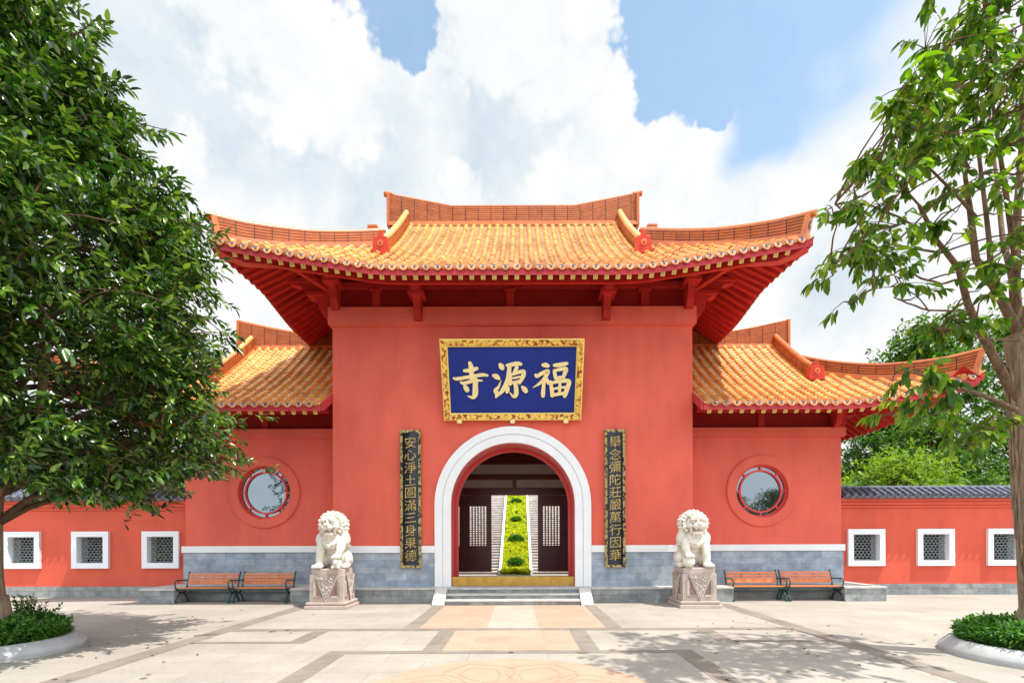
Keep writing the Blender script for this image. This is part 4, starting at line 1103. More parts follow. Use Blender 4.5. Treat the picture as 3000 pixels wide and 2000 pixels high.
for x, y, lb in ((-8.87,14.38,'orange slatted bench by the low wall, farther from the lion with a cub'), (-7.23,14.38,'orange slatted bench near the lion with a cub, at that pair\'s inner end'),
                 (7.03,14.36,'orange slatted bench near the lion with a ball, its seat brightly sunlit'), (8.64,14.36,'orange slatted bench by the wall window, farther from the lion with a ball')):
    make_bench(x, y, lb)
# ------------------------------------------------------------------ GROUND AND PAVING
def sheet(mb, x0, x1, y0, y1, z): mb.quad((x0,y0,z),(x1,y0,z),(x1,y1,z),(x0,y1,z))
m = MB(); sheet(m, -80, 80, -80, 17.5, 0.0); struct('plaza', m, GROUND)
m = MB(); sheet(m, -400, 400, -400, 400, -.03); struct('ground', m, GRASS)
C0 = .04
m = MB(); z = .004
def S(x0,x1,y0,y1): sheet(m, C0+x0, C0+x1, y0, y1, z)
S(-9,9,9.66,9.91) if False else None
S(-5.5,5.5,9.66,9.91)
for s in (-1,1):
    def SS(a,b,y0,y1): S(*sorted((s*a,s*b)), y0, y1)
    SS(1.87,2.19,9.911,13.35); SS(1.10,1.42,7.901,9.659); SS(2.57,2.88,3.0,7.689); SS(5.5,5.86,2.5,13.6)
    SS(3.58,3.88,8.661,9.659); SS(3.58,5.5,8.5,8.66)
S(-2.88,2.88,7.69,7.90)
struct('paving_strips', m, STRIP)
m = MB(); 
for s in (-1,1): sheet(m, *sorted((C0+s*.51, C0+s*1.87)), 9.911, 13.42, .004)
sheet(m, C0-1.10, C0+1.10, 7.901, 9.659, .004); struct('pink_path', m, PINK)
m = MB(); sheet(m, C0-.51, C0+.51, 9.911, 13.42, .004); struct('cream_path', m, LANE)
m = MB(); mc = Vector((.05,5.56,.004)); m.add([mc+Vector((1.78*math.cos(2*math.pi*k/96),1.78*math.sin(2*math.pi*k/96),0)) for k in range(96)], [tuple(range(96))]); struct('paving_medallion', m, MEDAL)
m = MB()
def incised(pts, w=.008):
    for p, q in zip(pts[:-1], pts[1:]):
        t = (q-p).normalized(); n = Vector((-t.y,t.x,0))*w/2; o = Vector((0,0,.004)); m.quad(p+n+o,p-n+o,q-n+o,q+n+o)
incised([mc+Vector((.62*math.cos(2*math.pi*k/64),.62*math.sin(2*math.pi*k/64),0)) for k in range(65)])
for k in range(8):
    a = 2*math.pi*k/8+math.pi/8; d = Vector((math.cos(a),math.sin(a),0)); n = Vector((-d.y,d.x,0))
    for s in (-1,1):
        incised([mc+d*r+n*s*wd for r, wd in ((.64,.22),(.85,.42),(1.08,.50),(1.3,.40),(1.46,.16),(1.58,.0))])
        incised([mc+d*r+n*s*wd for r, wd in ((.64,.08),(.85,.22),(1.08,.27),(1.25,.15),(1.36,.0))])
struct('medallion_lines', m, INCISE)

# hill behind the hall
m = MB(); xs = [-120+4*k for k in range(61)]; ys = [25.9,27,29,32,36,41,47,55,70,100,160]
hrng = random.Random(4)
def hill_z(x, y):
    k = min(1, max(0, (y-25.9)/28)); return .02+11*k*k*(3-2*k)*.9+.6*math.sin(x*.13+y*.05)*k
m.grid([[Vector((x, y, hill_z(x, y) if abs(x) > 6 else .40*max(0,y-25.9)-.25)) for x in xs] for y in ys], 0)
struct('hill', m, GRASS, smooth=180)
m = MB(); sheet(m, -22, 22, 17.5, 25.9, .002); struct('courtyard', m, GROUND)
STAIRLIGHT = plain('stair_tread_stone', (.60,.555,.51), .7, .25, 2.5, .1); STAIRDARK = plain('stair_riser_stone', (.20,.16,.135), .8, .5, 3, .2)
sw = thing('hillside_stairway', (0,25.9,0), 'long stone stairway climbing the hill, seen through the doorway', 'stairs')
for s in (-1,1):
    m = MB()
    for k in range(62):
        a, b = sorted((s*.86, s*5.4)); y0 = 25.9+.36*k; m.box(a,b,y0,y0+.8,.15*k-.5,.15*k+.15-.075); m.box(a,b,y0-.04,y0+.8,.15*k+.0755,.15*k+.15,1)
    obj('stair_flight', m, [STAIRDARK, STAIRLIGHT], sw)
    m = MB(); a, b = sorted((s*.73, s*.858)); m.prism([(24.1,0),(24.1,.30),(25.7,.32),(48.2,9.66),(48.2,9.0),(26.2,0)], 'x', a, b); obj('kerb', m, WHITE, sw)
def slope_z(y): return np.maximum(.06, .12+.4167*(y-25.9))

# ------------------------------------------------------------------ LEAVES
def leaf_mesh(name, base, axis, nrm, L, W, mats):
    """base,axis,nrm: (N,3); L,W: (N,) - one folded two-face leaf each"""
    n = len(base); ax = axis/np.linalg.norm(axis,axis=1,keepdims=True)
    sd = np.cross(ax, nrm); sd /= np.maximum(np.linalg.norm(sd,axis=1,keepdims=True),1e-6); nn = np.cross(sd, ax)
    L = L[:,None]; W = W[:,None]
    V = np.stack([base, base+ax*L*.33-sd*W*.5+nn*W*.16, base+ax*L*.70-sd*W*.40+nn*W*.05, base+ax*L-nn*L*.10, base+ax*L*.70+sd*W*.40+nn*W*.05, base+ax*L*.33+sd*W*.5+nn*W*.16], 1).reshape(-1,3)
    idx = np.array([0,3,2,1, 0,5,4,3]); loops = (np.arange(n)[:,None]*6+idx[None]).ravel()
    me = bpy.data.meshes.new(name); me.vertices.add(n*6); me.vertices.foreach_set('co', V.astype(np.float32).ravel())
    me.loops.add(n*8); me.loops.foreach_set('vertex_index', loops.astype(np.int32))
    me.polygons.add(n*2); me.polygons.foreach_set('loop_start', np.arange(0, n*8, 4, dtype=np.int32))
    me.update(calc_edges=True)
    for mm in mats: me.materials.append(mm)
    return me
def unit(v): return v/np.maximum(np.linalg.norm(v,axis=-1,keepdims=True),1e-9)
def sprigs(tips, dirs, n_leaf, length, spread, droop, rg, wr=.36, along=.5, jitter=.25):
    """leaves round the last `along` metres of each twig; returns leaf arrays"""
    T = len(tips); k = np.tile(np.arange(n_leaf), T); tip = np.repeat(tips, n_leaf, 0); d = unit(np.repeat(dirs, n_leaf, 0))
    f = (k+rg.uniform(-.3,.3,len(k)))/n_leaf
    base = tip-d*(along*(1-f))[:,None]
    ref = np.tile(np.array([[0,0,1.0]]), (len(k),1)); a = unit(np.cross(d, ref+rg.normal(0,.05,ref.shape))); b = np.cross(d, a)
    phi = k*2.4+np.repeat(rg.uniform(0,6.28,T), n_leaf)
    rad = a*np.cos(phi)[:,None]+b*np.sin(phi)[:,None]
    ax = d*(.35+.5*f)[:,None]+rad*spread+np.array([0,0,-droop])+rg.normal(0,jitter,(len(k),3))*.6
    ax = unit(ax); up = np.array([0,0,1.0])+rg.normal(0,.35,(len(k),3)); L = length*rg.uniform(.5,1.25,len(k))
    return base, ax, up, L, L*wr*rg.uniform(.85,1.15,len(k))

# ------------------------------------------------------------------ THE TWO BIG TREES
def wood(mb, pts, r0, r1, n=8):
    k = len(pts); mb.tube(pts, [r0+(r1-r0)*i/(k-1) for i in range(k)], n)
def bez(p, q, sag, rnd, n=6, wob=.06):
    p = Vector(p); q = Vector(q); out = []
    for i in range(n+1):
        t = i/n; v = p.lerp(q, t)+Vector((0,0,sag*4*t*(1-t)))
        if 0 < i < n: v += Vector((rnd.uniform(-wob,wob), rnd.uniform(-wob,wob), rnd.uniform(-wob,wob)))
        out.append(v)
    return out
# dense tree
TX, TY = -8.24, 7.9
dt = thing('evergreen_tree', (TX, TY, .2), 'dense dark glossy tree filling the side of the plaza by the wall with hidden windows', 'tree')
rnd = random.Random(21); rg = np.random.default_rng(5)
tb = MB()
wood(tb, [Vector((TX+.0,TY,.1)), Vector((TX-.02,TY,.5)), Vector((TX-.06,TY,1.2)), Vector((TX-.02,TY,2.2)), Vector((TX+.05,TY+.1,4)), Vector((TX,TY,7)), Vector((TX+.05,TY,10.8))], .24, .04, 12)
tb.lathe([(.40,0),(.32,.15),(.25,.4),(.19,.8)], (TX,TY,.1), 14)
obj('trunk', tb, PALEBARK, dt, smooth=60)
prof = np.array([(2.1,2.0),(2.4,2.3),(2.94,2.95),(3.61,3.4),(4.27,3.25),(4.93,3.25),(5.93,3.3),(6.9,2.98),(8.14,2.5),(8.68,2.05),(9.2,1.75),(9.8,1.55),(10.4,1.1),(10.9,.5),(11.3,.25)])
env = lambda z: np.interp(z, prof[:,0], prof[:,1])
cl = []
while len(cl) < 380:
    z = rnd.uniform(2.2, 11.1); r = float(env(z))
    if rnd.random() > (r/3.5): continue
    a = rnd.uniform(0, 2*math.pi); k = rnd.choice((.93,.93,.9,.82,.70,.5))
    rr = max(.1, r*k*(1+.07*math.sin(3*a+z*1.7))-.34)
    p = np.array((TX+rr*math.cos(a), TY+rr*math.sin(a), z))
    if z < 1.75+.078*p[1]+.20: continue
    if z < 6.4 and p[0] < -7.75-.508*(15.65-p[1])+.45: continue
    if p[0] < TX-2.4 or (p[0] < TX-.9 and p[1] > TY-1.2 and z < 6.5 and rnd.random() < .7): continue
    cl.append((p, a, k))
brs = MB(); tips = []; dirs = []
for i, (p, a, k) in enumerate(cl):
    zt = max(2.0, p[2]-rnd.uniform(.3,1.5)*min(1.6, np.hypot(p[0]-TX,p[1]-TY)/2)); root = Vector((TX, TY, zt))
    if i % 3 == 0: wood(brs, bez(root, p, .15, rnd, 6, .10), .055, .012, 6)
    out = np.array((math.cos(a), math.sin(a), .25))
    nt = 17
    o = rg.normal(0,1,(nt,3))*np.array((.34,.34,.26)); tp = p+o+out*.12
    d = unit(o*1.3+out*.55+rg.normal(0,.25,(nt,3))+np.array((0,0,.12)))
    tips.append(tp); dirs.append(d)
    for q, dd in zip(tp[:5], d[:5]): wood(brs, [Vector(p), Vector((p+q)/2+np.array((0,0,.05))), Vector(q)], .012, .005, 4)
obj('branches', brs, TWIG, dt, smooth=60)
tips = np.concatenate(tips); dirs = np.concatenate(dirs)
off = np.array(dt.location)
ba, ax, up, L, W = sprigs(tips-off, dirs, 12, .172, .62, .34, rg, .36, .36)
link('crown', leaf_mesh('crown', ba, ax, up, L, W, [BIGLEAF]), dt)
# heavy lower limbs seen below the crown
lb = MB()
for pts, r0, r1 in (([(TX,TY,1.6),(TX+.25,TY-.3,2.2),(TX+.75,TY-.55,2.75),(TX+1.35,TY-.6,3.6),(TX+1.55,TY-.7,4.6)], .10, .05), ([(TX,TY,1.9),(TX+.2,TY-.6,2.05),(TX+.5,TY-1.1,2.3),(TX+.8,TY-1.6,2.7)], .07, .04), ([(TX,TY,2.2),(TX-.5,TY-.4,3.2),(TX-.7,TY-.8,4.6)], .09, .05)):
    wood(lb, [Vector(p) for p in pts], r0, r1, 8)
obj('limbs', lb, BARK, dt, smooth=60)

# sparse tree
SX, SY = 7.86, 7.35
st = thing('broadleaf_tree', (SX, SY, .2), 'sparse broad-leaved tree with aerial roots down its brown trunk', 'tree')
rnd = random.Random(8); rg = np.random.default_rng(9)
def W3(px, py, dy=0.0): return at(px, py, SY+dy)
tb = MB()
tr_pts = [(3034,1850),(3028,1700),(3022,1500),(3016,1300),(3008,1150),(3000,1050),(2996,985)]
wood(tb, [W3(*p) for p in tr_pts], .175, .205, 14)
tb.lathe([(.36,0),(.26,.14),(.19,.35),(.15,.7)], W3(3034,1850)+Vector((0,0,-.05)), 14)
tq_ = [W3(*p) for p in tr_pts]; tz_ = [q.z for q in tq_]; tx_ = [q.x for q in tq_]
for k in range(26):   # aerial roots clinging to the bark
    a = rnd.uniform(math.pi*.7, math.pi*2.1); z0 = rnd.uniform(2.2,4.4); pts = []; w = rnd.uniform(-.25,.25); zz = z0
    while zz > max(.15, z0-rnd.uniform(1.2,3.8)):
        f = np.interp(zz, [.3,1.6,3.3,4.5,5.0], [0,1,2,3,4]); cx = np.interp(zz, tz_, tx_); aa = a+w*(z0-zz)*.6+rnd.uniform(-.08,.08)
        r = np.interp(zz, [.3,4.6], [.176,.203])+.012; pts.append(Vector((cx+r*math.cos(aa), SY+r*math.sin(aa), zz))); zz -= .22
    if len(pts) > 2: wood(tb, pts, rnd.uniform(.013,.03), .009, 5)
obj('trunk', tb, PALEBARK, st, smooth=60)
brs = MB(); nodes = []
def limb(pts, r0, r1, n=8):
    P = [W3(*p) for p in pts]; Q = []
    for i in range(len(P)-1):
        for t in (0,.34,.67): Q.append(P[i].lerp(P[i+1], t)+Vector((rnd.uniform(-.012,.012),)*3))
    Q.append(P[-1]); wood(brs, Q, r0*.8, r1*.75, n); nodes.extend(Q)
limb([(2990,1180,0),(2954,1130,-.05),(2874,976,-.15),(2837,893,-.2),(2811,791,-.25),(2747,708,-.4),(2696,606,-.5)], .085, .03)
limb([(2811,823,-.2),(2760,835,-.35),(2700,818,-.5),(2645,791,-.6)], .024, .012)
limb([(2830,918,-.2),(2722,912,-.4),(2660,893,-.6),(2620,874,-.7)], .02, .009); limb([(2722,912,-.4),(2690,870,-.5),(2640,840,-.7),(2560,850,-.9)], .012, .006)
limb([(2990,990,0),(2926,861,.1),(2862,765,.1),(2843,606,.15),(2830,510,.1),(2800,330,0)], .085, .02)
limb([(2907,816,.1),(2900,701,.2),(2875,485,.25),(2862,383,.2),(2880,180,.2)], .05, .014)
limb([(2985,1000,.1),(2975,850,.2),(2983,638,.3),(2996,446,.3),(3000,200,.3)], .10, .03)
limb([(2990,985,0),(3060,800,.2),(3140,600,.3),(3200,350,.2)], .10, .03); limb([(3060,800,.2),(3200,720,-.3),(3350,640,-.5)], .06, .02)
limb([(2975,850,.2),(2940,700,.8),(2920,500,1.3),(2900,300,1.6)], .06, .02); limb([(2983,800,.2),(2960,640,-.5),(2930,430,-.9),(2900,220,-1.1)], .055, .015)
limb([(2977,1206,-.2),(2900,1170,-.5),(2847,1149,-.7),(2797,1141,-.8),(2720,1110,-1.0),(2650,1085,-1.1)], .045, .012)
limb([(2958,1290,-.2),(2880,1278,-.4),(2797,1263,-.5)], .03, .010); limb([(2985,1000,-.1),(2900,1000,-.5),(2800,985,-.7),(2740,960,-.8)], .022, .008)
limb([(2800,330,0),(2785,150,-.2),(2825,0,-.2),(2850,-200,-.2)], .022, .008); limb([(2880,180,.2),(2900,-50,.2),(2920,-320,.2)], .02, .008); limb([(3000,200,.3),(3012,-60,.3),(3030,-320,.3)], .03, .01); limb([(2900,220,-1.1),(2885,0,-1.2),(2870,-260,-1.1)], .016, .007); limb([(2900,300,1.6),(2895,50,1.5),(2885,-250,1.3)], .02, .008)
limb([(2862,640,.15),(2790,560,-.1),(2700,470,-.3),(2640,420,-.4)], .03, .01); limb([(2843,500,.1),(2760,330,-.1),(2700,230,-.2)], .025, .01)
limb([(2747,708,-.4),(2640,640,-.5),(2540,600,-.6),(2450,600,-.7)], .02, .007); limb([(2696,606,-.5),(2600,500,-.6),(2540,500,-.7)], .018, .007); limb([(2760,745,-.4),(2620,720,-.7),(2500,740,-.8),(2440,800,-.9)], .02, .007)
cxs = [(1000,50,9),(1100,60,9),(930,120,8),(1050,160,9),(1150,150,9),(860,190,6),(730,230,6),(790,240,5),(960,230,8),(1080,260,8),(720,320,8),(650,400,7),(800,360,9),(900,310,9),(1000,330,8),(1110,340,7),(1170,280,8),(620,490,7),(700,470,9),(800,460,9),(900,410,9),(1000,430,6),(592,560,3),(660,610,7),(760,590,9),(860,560,9),(950,520,6),(1080,480,5),(1170,470,6),(800,690,9),(720,720,7),(900,690,8),(860,770,6),(940,740,4),(620,750,7),(540,700,5),(480,690,3),(560,820,6),(470,800,5),(420,850,4),(300,960,3),(400,940,5),(520,960,5),(650,900,4),(780,920,5),(600,1040,5),(720,1080,5),(440,1080,6),(380,1140,6),(320,1210,5),(265,1290,3),(460,1230,6),(540,1160,6),(600,1210,5),(350,1390,2),(490,1290,2),(870,980,2),(900,1090,2),(1010,800,4),(1100,900,4),(1060,700,4),(1150,620,5),(1100,1150,5),(1130,1240,5),(1060,1320,4),(1170,1120,5),(620,1310,3),(850,1430,2),(720,1350,2),(880,1480,3),(800,1520,3),(1150,800,4),(1170,930,3),(680,540,8),(590,640,6),(830,620,8)]
low = [(850,510,4),(800,830,5),(1080,610,5),(1200,650,5),(1100,760,4),(1000,720,3),(1350,800,3),(1180,230,5),(1290,170,4),(1540,150,3),(1400,270,3),(1560,880,3),(1400,900,3),(1750,850,4),(1450,1060,3),(1390,1080,2),(1800,900,3),(1300,780,3)]
blobs = [(2250+.6378*x, .6378*y, n) for x, y, n in cxs]+[(2300+.3827*x, 900+.3827*y, n) for x, y, n in low]
for k in range(60):      # the half of the crown beyond the frame
    blobs.append((rnd.uniform(3010,3550), rnd.uniform(-260,760), 6))
for k in range(20): blobs.append((rnd.uniform(2680,3080), rnd.uniform(-330,-10), 7))
N = np.array([tuple(v) for v in nodes]); tips = []; dirs = []
for px, py, nt in blobs:
    y0 = 200; dense = py < 620
    dy = rnd.uniform(-2.1,.1) if dense else rnd.uniform(-1.4,-.3)
    if dense: nt = int(nt*(.72 if px > 2800 else 1.0)+.5)
    if py > 850 and px > 2600: dy = rnd.uniform(-1.1,-.3)
    c = np.array(W3(px, py, dy)); d2 = ((N-c)**2).sum(1)+ 3*np.maximum(0, N[:,2]-c[2])**2*.2; j = int(np.argmin(d2)); a = Vector(N[j]); cc = Vector(c)
    wood(brs, bez(a, cc, -.05 if a.z > cc.z else .10, rnd, 5, .04), .013, .006, 5)
    out = unit(c-np.array(a)); o = rg.normal(0,1,(nt,3))*np.array((.17,.24,.13)); tp = c+o
    d = unit(o*2.2+out*.45+np.array((0,0,-.05)))
    for q in tp: wood(brs, [cc, cc.lerp(Vector(q),.5)+Vector((0,0,.02)), Vector(q)], .006, .003, 4)
    tips.append(tp); dirs.append(d)
obj('branches', brs, BARK, st, smooth=60)
tips = np.concatenate(tips); dirs = np.concatenate(dirs); off = np.array(st.location)
ba, ax, up, L, W = sprigs(tips-off, dirs, 8, .178, .55, .78, rg, .40, .19, .25)
link('crown', leaf_mesh('crown', ba, ax, up, L, W, [LOOSELEAF]), st)

# ------------------------------------------------------------------ PLANTERS
def planter(cx, cy, r, label, hl, seed):
    root = thing('tree_planter', (cx, cy, 0), label, 'planter', 'round granite tree planters')
    m = MB(); m.lathe([(r-.24,0),(r-.24,.19),(r-.22,.215),(r-.17,.22),(r-.13,.21),(r-.01,.09),(r,.06),(r-.01,.03),(r-.01,0)], (cx,cy,0), 72)
    obj('kerb', m, KERBSTONE, root, smooth=40)
    m = MB(); m.lathe([(r-.23,.15),(.6,.2),(.01,.22)], (cx,cy,0), 40); obj('soil', m, SOIL, root)
    rg = np.random.default_rng(seed); n = 1000; rr = np.sqrt(rg.uniform(0,1,n))*(r-.27); a = rg.uniform(0,6.283,n)
    h = .22+.31*np.sqrt(np.maximum(0,1-(rr/(r-.18))**4))*(1+.14*np.sin(a*5+rr*4)+rg.uniform(-.15,.12,n))
    tp = np.stack([rr*np.cos(a), rr*np.sin(a), h], 1); d = np.stack([np.cos(a)*rr/r*.7, np.sin(a)*rr/r*.7, np.ones(n)], 1)+rg.normal(0,.3,(n,3))
    # skirt leaves on the rim
    n2 = 520; a2 = rg.uniform(0,6.283,n2); z2 = rg.uniform(.22,.44,n2); r2 = r-.25+.04*rg.normal(0,1,n2)
    tp = np.concatenate([tp, np.stack([r2*np.cos(a2), r2*np.sin(a2), z2],1)]); d = np.concatenate([d, np.stack([np.cos(a2),np.sin(a2),.5+0*a2],1)+rg.normal(0,.25,(n2,3))])
    ba, ax, up, L, W = sprigs(tp, d, 9, .082, .7, .05, rg, .36, .11)
    hd = link('low_shrub', leaf_mesh('low_shrub', ba, ax, up, L, W, [HEDGELEAF])); hd.location = (cx, cy, 0); tag(hd, hl, 'shrub', 'low clipped shrubs in the planters')
planter(-8.31, 7.9, 1.2, 'round pale granite planter kerb at the foot of the dense tree', 'low bright green shrub bed under the dense tree', 31)
planter(7.92, 7.32, 1.2, 'round pale granite planter kerb at the foot of the sparse tree', 'low bright green shrub bed under the sparse tree', 32)
rg = np.random.default_rng(41); n = 110
fx = np.where(rg.uniform(0,1,n) < .55, -6.2+rg.normal(0,1.3,n), 5.2+rg.normal(0,1.6,n)); fy = 7.8+rg.normal(0,1.7,n)
fl = link('fallen_leaves', leaf_mesh('fallen_leaves', np.stack([fx, fy, np.full(n,.016)],1), np.stack([rg.normal(0,1,n), rg.normal(0,1,n), np.zeros(n)],1), np.tile(np.array([[.05,.05,1.0]]),(n,1)), rg.uniform(.05,.11,n), rg.uniform(.02,.04,n), [leafmat('dry_leaf', [(0,(.10,.05,.02)),(.6,(.16,.09,.03)),(1,(.10,.12,.03))], .7, .05, .2)])); fl['kind'] = 'stuff'
# taller sapling sprigs behind the dense tree's trunk
sp = thing('young_shrub', (-8.3, 8.5, .2), 'taller loose shrub sprouting beside the trunk of the dense tree', 'shrub')
rg = np.random.default_rng(77); m = MB(); tips = []; dirs = []; rnd = random.Random(9)
for k in range(60):
    q = Vector((-8.3+rnd.uniform(-.2,.5), 8.5+rnd.uniform(-.25,.25), rnd.uniform(.5,.88))); q.z -= .4*max(0, q.x+8.25)
    wood(m, [Vector((-8.3+rnd.uniform(-.15,.2), 8.5+rnd.uniform(-.1,.1), .2)), Vector(((q.x-8.3)/2, (q.y+8.5)/2, q.z*.6)), q], .008, .003, 4); tips.append(tuple(q)); dirs.append(((q.x+8.25)*.8, (q.y-8.5)*.8, .7))
obj('stem', m, TWIG, sp)
ba, ax, up, L, W = sprigs(np.array(tips)-np.array(sp.location), np.array(dirs), 14, .07, .7, .0, rg, .4, .3)
link('foliage', leaf_mesh('foliage', ba, ax, up, L, W, [BIGLEAF]), sp)

# hedge strip and round shrubs on the stairway
rg = np.random.default_rng(3); n = 5200
y = 24.15+24*rg.uniform(0,1,n)**1.35; x = rg.uniform(-.69,.69,n)
tp = np.stack([x, y, slope_z(y)+.22+.05*np.sin(y*5)*np.cos(x*6)+rg.uniform(-.06,.05,n)], 1); d = np.tile(np.array([[0,-.35,1.0]]),(n,1))+rg.normal(0,.4,(n,3))
ba, ax, up, L, W = sprigs(tp-np.array((0,26,.2)), d, 7, .10, .8, 0, rg, .5, .08)
hd = link('hedge_strip', leaf_mesh('hedge_strip', ba, ax, up, L, W, [LIMELEAF])); hd.location = (0,26,.2); tag(hd, 'bright lime green hedge strip running up the middle of the stairway', 'hedge')
names = ['dark round bush lowest on the lime hedge strip', 'dark round bush second up the lime hedge strip', 'dark round bush third up the lime hedge strip', 'dark round bush highest in view on the lime hedge strip']
bush0 = None
for k, py in enumerate((1643,1575,1519,1465)):
    yy = 12.12/(.4167-(VY-py)/F_PX)
    if bush0 is None:
        n = 260; v = unit(rg.normal(0,1,(n,3))); v[:,2] = np.abs(v[:,2]); tp = v*np.array((.42,.42,.36))*rg.uniform(.75,1.05,(n,1))
        ba, ax, up, L, W = sprigs(tp, v+np.array((0,0,.3)), 9, .13, .7, 0, rg, .3, .12)
        me = leaf_mesh('round_bush', ba, ax, up, L, W, [HEDGELEAF])
    b = link('round_bush', me); bush0 = b; b.location = (0, yy, slope_z(yy)+.14); b.rotation_euler = (0,0,k*1.3); s = (1.15,1.12,1.0,1.0)[k]; b.scale = (s,s,s*.9); tag(b, names[k], 'bush', 'round bushes on the stairway')

# ------------------------------------------------------------------ WOODLAND TREES
def wood_tree(seed, h, r, leaf, nclump=70, per=26, ls=.26):
    rg = np.random.default_rng(seed); rnd = random.Random(seed)
    m = MB(); wood(m, [Vector((0,0,-.5)), Vector((.1,0,h*.3)), Vector((0,.1,h*.6)), Vector((0,0,h*.9))], .22, .05, 8)
    tips = []; dirs = []
    for k in range(nclump):
        t = rnd.uniform(.02,1); z = h*(.14+.84*t); rr = r*math.sin(math.pi*min(.97, .18+.78*t))**.7*rnd.uniform(.45,1.0); a = rnd.uniform(0,6.283)
        c = np.array((rr*math.cos(a), rr*math.sin(a), z)); wood(m, [Vector((0,0,z*.75)), Vector(c*np.array((.5,.5,.92))), Vector(c)], .05, .012, 5)
        v = rg.normal(0,1,(per,3))*np.array((.62,.62,.34)); tips.append(c+v); dirs.append(unit(v+np.array((math.cos(a)*.5,math.sin(a)*.5,.35))))
    tips = np.concatenate(tips); dirs = np.concatenate(dirs)
    ba, ax, up, L, W = sprigs(tips, dirs, 6, ls, .75, .1, rg, .45, .35)
    return m.mesh('trunk', [BARK], smooth=60), leaf_mesh('crown', ba, ax, up, L, W, [leaf])
kinds = {'dark': wood_tree(1, 9.5, 3.3, WOODLEAF, 90), 'mid': wood_tree(2, 8.0, 3.0, WOODLEAF, 80), 'lime': wood_tree(3, 5.2, 2.7, WOODLIME, 70, 26, .22), 'tall': wood_tree(4, 11.5, 3.0, WOODLEAF, 95)}
def put(kind, x, y, label, group, rz=0, sc=1.0, dz=0):
    z = (hill_z(x, y) if y > 25.9 else 0)+dz; tm, cm = kinds[kind]
    r = thing('woodland_tree', (x, y, z), label, 'tree', group); r.rotation_euler = (0,0,rz); r.scale = (sc,sc,sc)
    link('trunk', tm, r); link('crown', cm, r)
g = 'trees on the hill behind the low walls'
for a in (('lime',17.6,22.5,'young yellow-green tree peeking out past the end of the wing near the sparse tree',.3,1.05),
          ('lime',24.2,23.0,'young yellow-green tree with layered sprays above the grey wall tiles',1.7,.82),
          ('mid',20.8,25.0,'rounded mid green tree between the two yellow-green ones',2.1,.95),
          ('dark',23.5,31.0,'dark bushy tree rising below the upturned wing roof corner',.9,1.0),
          ('tall',26.6,31.5,'tall dark tree whose top shows above the wing roof tip',2.9,1.27),
          ('tall',33.5,32.0,'tall dark tree directly behind the sparse tree trunk',4.2,1.36),
          ('mid',29.5,25.5,'mid green tree low behind the sparse tree trunk',5.0,.95),
          ('dark',18.5,32.5,'dark tree in shade beneath the soffit of the wing roof corner',3.3,.72),
          ('dark',38.0,28.0,'dark tree at the outer edge, past the sparse tree',1.0,1.0)): put(a[0], a[1], a[2], a[3], g, a[4], a[5])
for a in (('lime',-17.5,22.5,'young yellow-green tree glimpsed through gaps in the dense tree',.8,1.15),
          ('lime',-23.5,23.5,'young yellow-green tree behind the trunk of the dense tree',2.4,1.0),
          ('mid',-20.5,27.5,'mid green tree hidden behind the dense tree crown',1.1,.9),
          ('mid',-28.0,27.0,'mid green tree at the frame edge behind the dense tree',3.6,.9)): put(a[0], a[1], a[2], a[3], g, a[4], a[5])
def dark_shrub():
    rg = np.random.default_rng(55); rnd = random.Random(55); m = MB(); n = 620
    v = rg.uniform(-1,1,(n,3)); tp = np.stack([v[:,0]*1.0, v[:,1]*.42, 1.35+v[:,2]*1.3], 1)
    for k in range(9): wood(m, [Vector((rnd.uniform(-.2,.2),0,-.05)), Vector((rnd.uniform(-.7,.7),rnd.uniform(-.2,.2),1.2)), Vector((rnd.uniform(-.9,.9),rnd.uniform(-.3,.3),2.4))], .03, .01, 5)
    ba, ax, up, L, W = sprigs(tp, v*np.array((1,1,.4))+np.array((0,0,.4)), 9, .16, .8, .2, rg, .45, .25)
    return m.mesh('stem', [TWIG]), leaf_mesh('foliage', ba, ax, up, L, W, [BIGLEAF])
shrub_parts = dark_shrub()
for x, lb in ((-11.3,'dark shrub behind the lattice window beside the wing on the dense tree side'),(-13.6,'dark shrub behind the middle lattice window on the dense tree side'),(-15.9,'dark shrub behind the lattice window next to the dense tree trunk'),
              (11.4,'dark shrub behind the lattice window beside the wing on the sparse tree side'),(13.7,'dark shrub behind the middle lattice window on the sparse tree side'),(16.0,'dark shrub behind the lattice window next to the sparse tree trunk')):
    r = thing('garden_shrub', (x, 16.75, 0), lb, 'shrub', 'dark shrubs behind the lattice windows')
    link('stem', shrub_parts[0], r); link('foliage', shrub_parts[1], r)
g = 'trees mirrored in the round windows'
for x, y, k, rz, sc in ((-19,-21,'tall',.4,.95),(30,-27,'dark',1.2,.8),(25.5,-28,'mid',2.2,.9),(35,-27,'dark',3.1,.85),(40,-26,'mid',.2,1.0),(21,-30,'dark',4.1,.7)):
    put(k, x, y, 'green tree across the plaza, seen only as a reflection in a round window', g, rz, sc)

